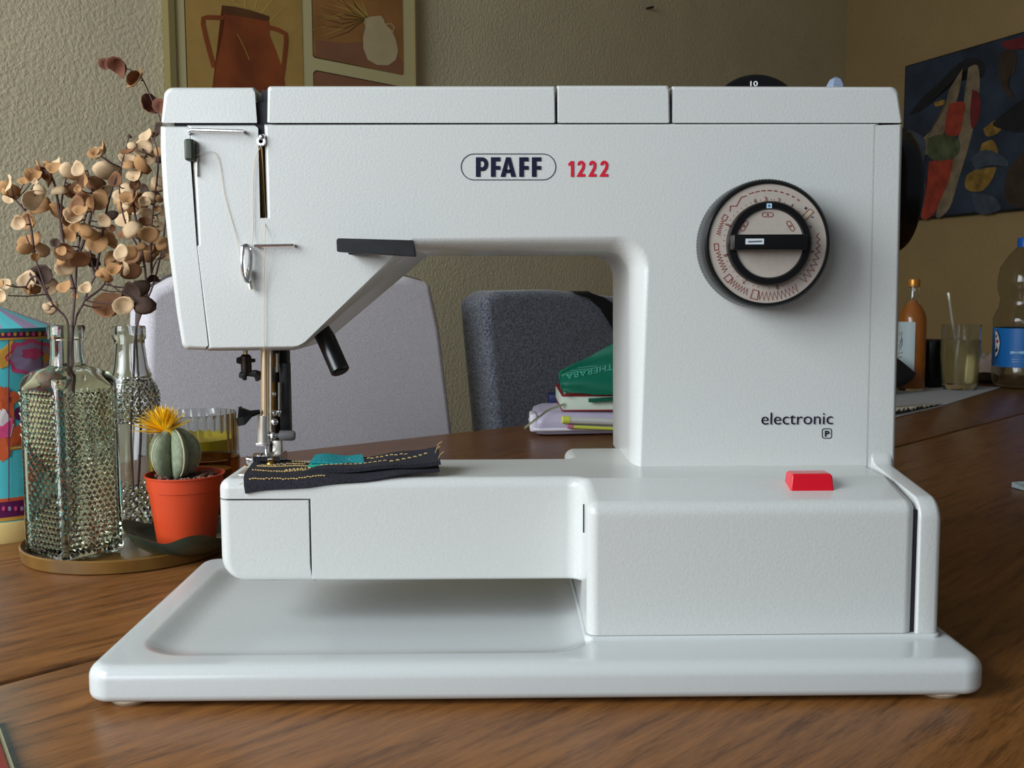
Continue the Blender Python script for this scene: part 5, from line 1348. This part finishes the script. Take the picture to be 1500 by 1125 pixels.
q0 = UZ(1482, 709, .004); q1 = UZ(1512, 716, .004)
bm = B(); loft(bm, [[q0 + Vector((0, 0, -.003)), q1 + Vector((0, -.006, -.0035)), q1 + Vector((.03, -.004, -.0035)), q1 + Vector((.01, .02, -.0035))], [q0 + Vector((0, 0, .002)), q1 + Vector((0, -.006, -.0025)), q1 + Vector((.03, -.004, -.002)), q1 + Vector((.01, .02, .004))]])
tag(fin('folded_card', bm, 'card', smooth=0), 'pale blue pointed card tip on dark table at right frame edge', 'card')

# ================================================================ PICTURES ON THE WALLS
wn = Vector((VP_BACK.y, -VP_BACK.x, 0))     # towards the camera side
if wn.y > 0: wn = -wn
def WB(px, py, off): return UP(px, py, W0 + wn * off, wn)
def wall_poly(bm, pts, off0, off1, fn):
    loft(bm, [[fn(x, y, off0) for x, y in pts], [fn(x, y, off1) for x, y in pts]])
def rect3(px0, py0, px1, py1, fn_n, fn, off):
    pass
M['frame_cream'] = mat('cream_mat_board', (196, 184, 136), .7)
M['frame_olive'] = mat('olive_frame_edge', (132, 118, 74), .6)
M['print_ochre'] = mat('ochre_print', (172, 138, 74), .7, var=.10, scale=18)
M['print_brown'] = mat('brown_print', (150, 104, 56), .7, var=.15, scale=14)
M['print_mauve'] = mat('mauve_print', (136, 92, 66), .7, var=.1, scale=14)
M['jug'] = mat('terracotta_jug_paint', (134, 66, 30), .7, var=.30, scale=14)
M['jug_dark'] = mat('dark_jug_paint', (92, 56, 28), .7, var=.2, scale=20)
M['jug_cream'] = mat('cream_jug_paint', (190, 172, 132), .7, var=.08, scale=20)
M['straw'] = mat('straw_paint', (186, 160, 76), .7)
M['line_dark'] = mat('print_outline', (60, 48, 24), .7)
def wpt(px, ytop):  # frame corners follow the wall: x by pixel, z by height
    return px
def zrow(px, py, off): q = WB(px, py, off); return q
# frame box: x from 245 to 609, z from top (out of view) to bottom
ql = WB(247, 60, .02); qr = WB(609, 60, .02)
zt_, zb_ = WB(247, -170, .02).z, WB(247, 175, .02).z
pf = thing('framed_print_set', 'large cream framed set of jug prints on the wall above the machine', 'picture', Vector((ql.x, ql.y, zb_)))
def fpt(u, z, off):  # u metres along wall from ql
    return Vector((ql.x, ql.y, 0)) + VP_BACK * u + wn * (off - .02) + Vector((0, 0, z))
Wd = (qr - ql).dot(VP_BACK)
def fbox(name, u0, u1, z0, z1, o0, o1, m, par=None):
    bm = B(); loft(bm, [[fpt(u, z, o0) for u, z in ((u0, z0), (u1, z0), (u1, z1), (u0, z1))], [fpt(u, z, o1) for u, z in ((u0, z0), (u1, z0), (u1, z1), (u0, z1))]]); return fin(name, bm, m, par or pf, 0)
def fuz(px, py, off=.02):
    q = UP(px, py, W0 + wn * off, wn); return (Vector((q.x - ql.x, q.y - ql.y, 0))).dot(VP_BACK), q.z
fbox('frame_back', 0, Wd, zb_, zt_, .001, .016, 'frame_olive')
fw = .012
fbox('frame_side', 0, fw, zb_, zt_, .016, .022, 'frame_olive'); fbox('frame_side', Wd - fw * .3, Wd, zb_, zt_, .016, .022, 'frame_olive')
bm = B(); loft(bm, [[fpt(u, z, .016) for u, z in ((fw, zb_ + .01), (Wd - .004, zb_ + .01), (Wd - .004, zt_ - .01), (fw, zt_ - .01))], [fpt(u, z, .0175) for u, z in ((fw, zb_ + .01), (Wd - .004, zb_ + .01), (Wd - .004, zt_ - .01), (fw, zt_ - .01))]]); fin('mat_board', bm, 'frame_cream', pf, 0)
def fprint(pxp, m, off, name, par=None, edge=True, r=0):
    pts = [fuz(x, y, off) for x, y in pxp]
    if edge:
        cx_ = sum(p[0] for p in pts) / len(pts); cz_ = sum(p[1] for p in pts) / len(pts)
        pe = [(cx_ + (u - cx_) * 1.012, cz_ + (z - cz_) * 1.012) for u, z in pts]
        bm = B(); loft(bm, [[fpt(u, z, off - .0006) for u, z in pe], [fpt(u, z, off - .0002) for u, z in pe]]); fin('print_border', bm, 'line_dark', pf, 0)
    bm = B(); loft(bm, [[fpt(u, z, off - .0004) for u, z in pts], [fpt(u, z, off) for u, z in pts]]); return fin(name, bm, m, par or pf, 0)
zt1 = fuz(273, -120)[1]
u0, u1 = fuz(274, 60)[0], fuz(444, 60)[0]; u2, u3 = fuz(460, 60)[0], fuz(591, 60)[0]
zmid = fuz(463, 83)[1]; zm3 = fuz(464, 104)[1]; zlow_ = zb_ + .03
def fplain(name, u0, u1, z0, z1, m, off, r):
    pts = [(p.x, p.y) for p in rpoly([(u0, z0, r), (u1, z0, r), (u1, z1, r), (u0, z1, r)], 4)]
    e = .0022
    pe = [(p.x, p.y) for p in rpoly([(u0 - e, z0 - e, r), (u1 + e * .2, z0 - e * .2, r), (u1 + e * .2, z1 + e, r), (u0 - e, z1 + e, r)], 4)]
    bm = B(); loft(bm, [[fpt(u, z, .0176) for u, z in pe], [fpt(u, z, .0180) for u, z in pe]]); fin('print_border', bm, 'line_dark', pf, 0)
    bm = B(); loft(bm, [[fpt(u, z, .0178) for u, z in pts], [fpt(u, z, .0184) for u, z in pts]]); return fin(name, bm, m, pf, 0)
pr1 = fplain('print', u0, u1, zlow_, zt1, 'print_ochre', 0, .006)
pr2 = fplain('print', u2, u3, zmid, zt1, 'print_brown', 0, .006)
pr3 = fplain('print', u2, u3, zlow_, zm3, 'print_mauve', 0, .010)
def fz(px, py): return ((px) / 3.659 + 230, py / 3.659)
def flat(pts, m, off, par, name='painted_shape'):
    pts = [fuz(*fz(x, y), off) for x, y in pts]
    bm = B(); vs = [bm.verts.new(fpt(u, z, off)) for u, z in pts]; bm.faces.new(vs); bmesh.ops.triangulate(bm, faces=bm.faces[:]); fin(name, bm, m, par, 0)
def fstroke(pts, wpx, m, off, par, name='painted_stroke', taper=None):
    bm = B(); P_ = [Vector(fz(*p)) for p in pts]; L2, R2 = [], []
    for i, p in enumerate(P_):
        d = (P_[min(i + 1, len(P_) - 1)] - P_[max(i - 1, 0)]).normalized(); n_ = Vector((-d.y, d.x)) * wpx / 2 * (1 if taper is None else taper[i])
        L2.append(p + n_); R2.append(p - n_)
    f_ = lambda p: fpt(*fuz(p.x, p.y, off), off)
    a_ = [bm.verts.new(f_(p)) for p in L2]; b_ = [bm.verts.new(f_(p)) for p in R2]
    for i in range(len(a_) - 1): bm.faces.new((a_[i], a_[i + 1], b_[i + 1], b_[i]))
    fin(name, bm, m, par, 0)
for (x0, y0, x1, y1, w_) in ((420, 30, 380, -60, 2), (470, 40, 470, -80, 2.5), (520, 50, 560, -60, 3), (560, 70, 640, -20, 3), (600, 120, 700, 30, 2), (440, 35, 330, -50, 1.5)):
    fstroke([(x0, y0), ((x0 + x1) / 2, (y0 + y1) / 2 - 6), (x1, y1)], w_, 'straw', .0187, pr1, taper=(1, .8, .3))
flat([(348, 28), (420, 40), (500, 58), (600, 88), (604, 190), (640, 280), (670, 370), (690, 480), (720, 640), (280, 620), (296, 470), (320, 330), (350, 200), (362, 100)], 'jug', .0190, pr1)
flat([(348, 28), (420, 36), (500, 54), (600, 86), (600, 100), (596, 112), (500, 96), (420, 82), (362, 76)], 'jug_dark', .0193, pr1)
fstroke([(358, 95), (270, 92), (248, 96), (246, 130), (262, 200), (282, 280), (300, 340), (304, 360)], 6.5, 'jug', .0192, pr1)
fstroke([(596, 145), (650, 160), (690, 182), (692, 230), (684, 300), (676, 370), (668, 420)], 6.5, 'jug', .0192, pr1)
fstroke([(430, 180), (470, 260), (495, 320)], .7, 'straw', .0194, pr1)
for i in range(22):
    a_ = R(100 + i * 5.2); L3 = 170 + 90 * random.random()
    fstroke([(1140 + 20 * math.cos(a_), 110 - 10), (1140 + L3 * .6 * math.cos(a_) - 20, 100 - L3 * .45 * math.sin(a_) + 20 * (i % 3)), (1140 + L3 * 1.35 * math.cos(a_), 110 - L3 * math.sin(a_) * .8 + 40 * (i % 4 == 0))], 1.6, ('straw', 'print_ochre', 'jug_dark')[i % 3], .0187, pr2, taper=(1, .8, .2))
flat([(850, 215), (1000, 230), (1110, 225), (1280, 280), (1316, 330), (1316, 396), (1050, 340), (852, 300)], 'print_mauve', .0186, pr2)
flat([(1120, 100), (1150, 88), (1200, 84), (1216, 104), (1222, 128), (1256, 160), (1280, 210), (1292, 270), (1280, 320), (1240, 350), (1180, 348), (1130, 320), (1106, 260), (1104, 200), (1118, 150)], 'jug_cream', .0190, pr2)
fstroke([(1222, 130), (1256, 128), (1272, 150), (1262, 172)], 1.6, 'jug_cream', .0191, pr2); fstroke([(1128, 150), (1112, 120), (1118, 100), (1134, 98)], 1.6, 'jug_cream', .0191, pr2)
# little nail in the wall
q = WB(949, 12, .004); bm = B(); tube(bm, [q - wn * .004, q + wn * .012], .003, 8); sphere(bm, q + wn * .012 + Vector((.003, 0, .001)), .004)
tag(fin('wall_nail', bm, 'black', smooth=40), 'tiny dark nail sticking in the bare wall above the machine', 'nail')

# painting on the right wall: generic abstract in the same colours
rn = Vector((-VP_RIGHT.y, VP_RIGHT.x, 0))
if rn.x > 0: rn = -rn
def WR(px, py, off): return UP(px, py, corner + rn * off, rn)
qa = WR(1326, 97, .03); qd = WR(1326, 323, .03)
def rpt(s, z, off): return Vector((qa.x, qa.y, 0)) + VP_RIGHT * s + rn * (off - .03) + Vector((0, 0, z))
Lp = (WR(1620, 97, .03) - qa).dot(VP_RIGHT)
pt = thing('abstract_painting', 'unframed dark blue abstract painting with red and yellow patches, right wall', 'painting', Vector((qa.x, qa.y, qd.z)))
bm = B(); loft(bm, [[rpt(s, z, .002) for s, z in ((0, qd.z), (Lp, qd.z), (Lp, qa.z), (0, qa.z))], [rpt(s, z, .03) for s, z in ((0, qd.z), (Lp, qd.z), (Lp, qa.z), (0, qa.z))]])
M['canvas_edge'] = mat('dark_canvas_edge', (22, 18, 20), .8)
fin('canvas_edge', bm, 'canvas_edge', pt, 0)
M['canvas'] = mat('dark_blue_canvas', (42, 52, 66), .8, var=.45, scale=9)
bm = B(); loft(bm, [[rpt(s, z, .030) for s, z in ((.004, qd.z + .006), (Lp - .004, qd.z + .006), (Lp - .004, qa.z - .004), (.004, qa.z - .004))], [rpt(s, z, .031) for s, z in ((.004, qd.z + .006), (Lp - .004, qd.z + .006), (Lp - .004, qa.z - .004), (.004, qa.z - .004))]]); cv = fin('canvas', bm, 'canvas', pt, 0)
def pc_(name, rgb, v=.3): M[name] = mat(name, rgb, .8, var=v, scale=25); return name
pc_('pt_red', (150, 56, 38)); pc_('pt_cream', (124, 108, 84), .35); pc_('pt_black', (28, 28, 30)); pc_('pt_green', (78, 84, 56), .5); pc_('pt_yellow', (136, 104, 44), .5); pc_('pt_slate', (64, 72, 84)); pc_('pt_crimson', (110, 34, 38)); pc_('pt_umber', (58, 44, 34))
zoff = [.0313]
def blob(pts, m):
    zoff[0] += .00015; off = zoff[0]
    P_ = [Vector((x / 3.63 + 1300, y / 3.63 + 40, 0)) for x, y in pts]
    P_ = spline(P_ + [P_[0]], 4)[:-1]
    bm = B(); vs = []
    for p in P_:
        q = WR(p.x, p.y, off); s = (Vector((q.x - qa.x, q.y - qa.y, 0))).dot(VP_RIGHT); vs.append(bm.verts.new(rpt(max(.004, s), q.z, off)))
    f = bm.faces.new(vs); bmesh.ops.triangulate(bm, faces=[f]); fin('painted_patch', bm, m, cv, 0)
# loose abstract patches only, no figures
blob([(110, 470), (180, 380), (280, 290), (380, 190), (460, 160), (520, 200), (500, 270), (420, 230), (330, 300), (250, 390), (170, 450)], 'pt_black')
blob([(430, 215), (480, 205), (490, 330), (470, 470), (430, 640), (380, 800), (330, 960), (260, 1010), (290, 860), (350, 700), (390, 520), (410, 360)], 'pt_cream')
blob([(400, 220), (330, 330), (300, 440), (220, 560), (170, 610), (200, 680), (280, 600), (330, 480), (380, 350)], 'pt_cream')
blob([(330, 405), (410, 400), (400, 500), (380, 570), (310, 575), (310, 480)], 'pt_red')
blob([(220, 715), (340, 700), (330, 800), (290, 900), (240, 1000), (180, 1015), (200, 900), (215, 800)], 'pt_red')
blob([(450, 330), (490, 360), (490, 470), (450, 540), (440, 450)], 'pt_crimson')
blob([(210, 590), (290, 570), (380, 600), (370, 680), (280, 710), (215, 680)], 'pt_green')
blob([(510, 540), (580, 490), (620, 510), (590, 560), (530, 580)], 'pt_yellow')
blob([(500, 620), (560, 600), (590, 680), (560, 800), (500, 870), (420, 860), (420, 790), (480, 740)], 'pt_yellow')
blob([(440, 700), (520, 650), (620, 690), (640, 740), (560, 730), (480, 760)], 'pt_slate')
blob([(600, 80), (726, 50), (900, 20), (900, 120), (726, 110), (640, 120)], 'pt_crimson')
blob([(600, 130), (680, 120), (680, 220), (640, 300), (680, 380), (620, 340), (590, 240)], 'pt_umber')
blob([(690, 400), (760, 380), (780, 520), (700, 560), (560, 520), (620, 460)], 'pt_black')
blob([(640, 760), (760, 640), (900, 700), (900, 960), (700, 960), (620, 900)], 'pt_umber')
blob([(450, 880), (560, 900), (600, 970), (480, 990)], 'pt_slate')
blob([(250, 400), (300, 385), (300, 410), (255, 420)], 'pt_yellow')
blob([(110, 540), (200, 600), (190, 760), (200, 860), (130, 900), (110, 700)], 'pt_slate')
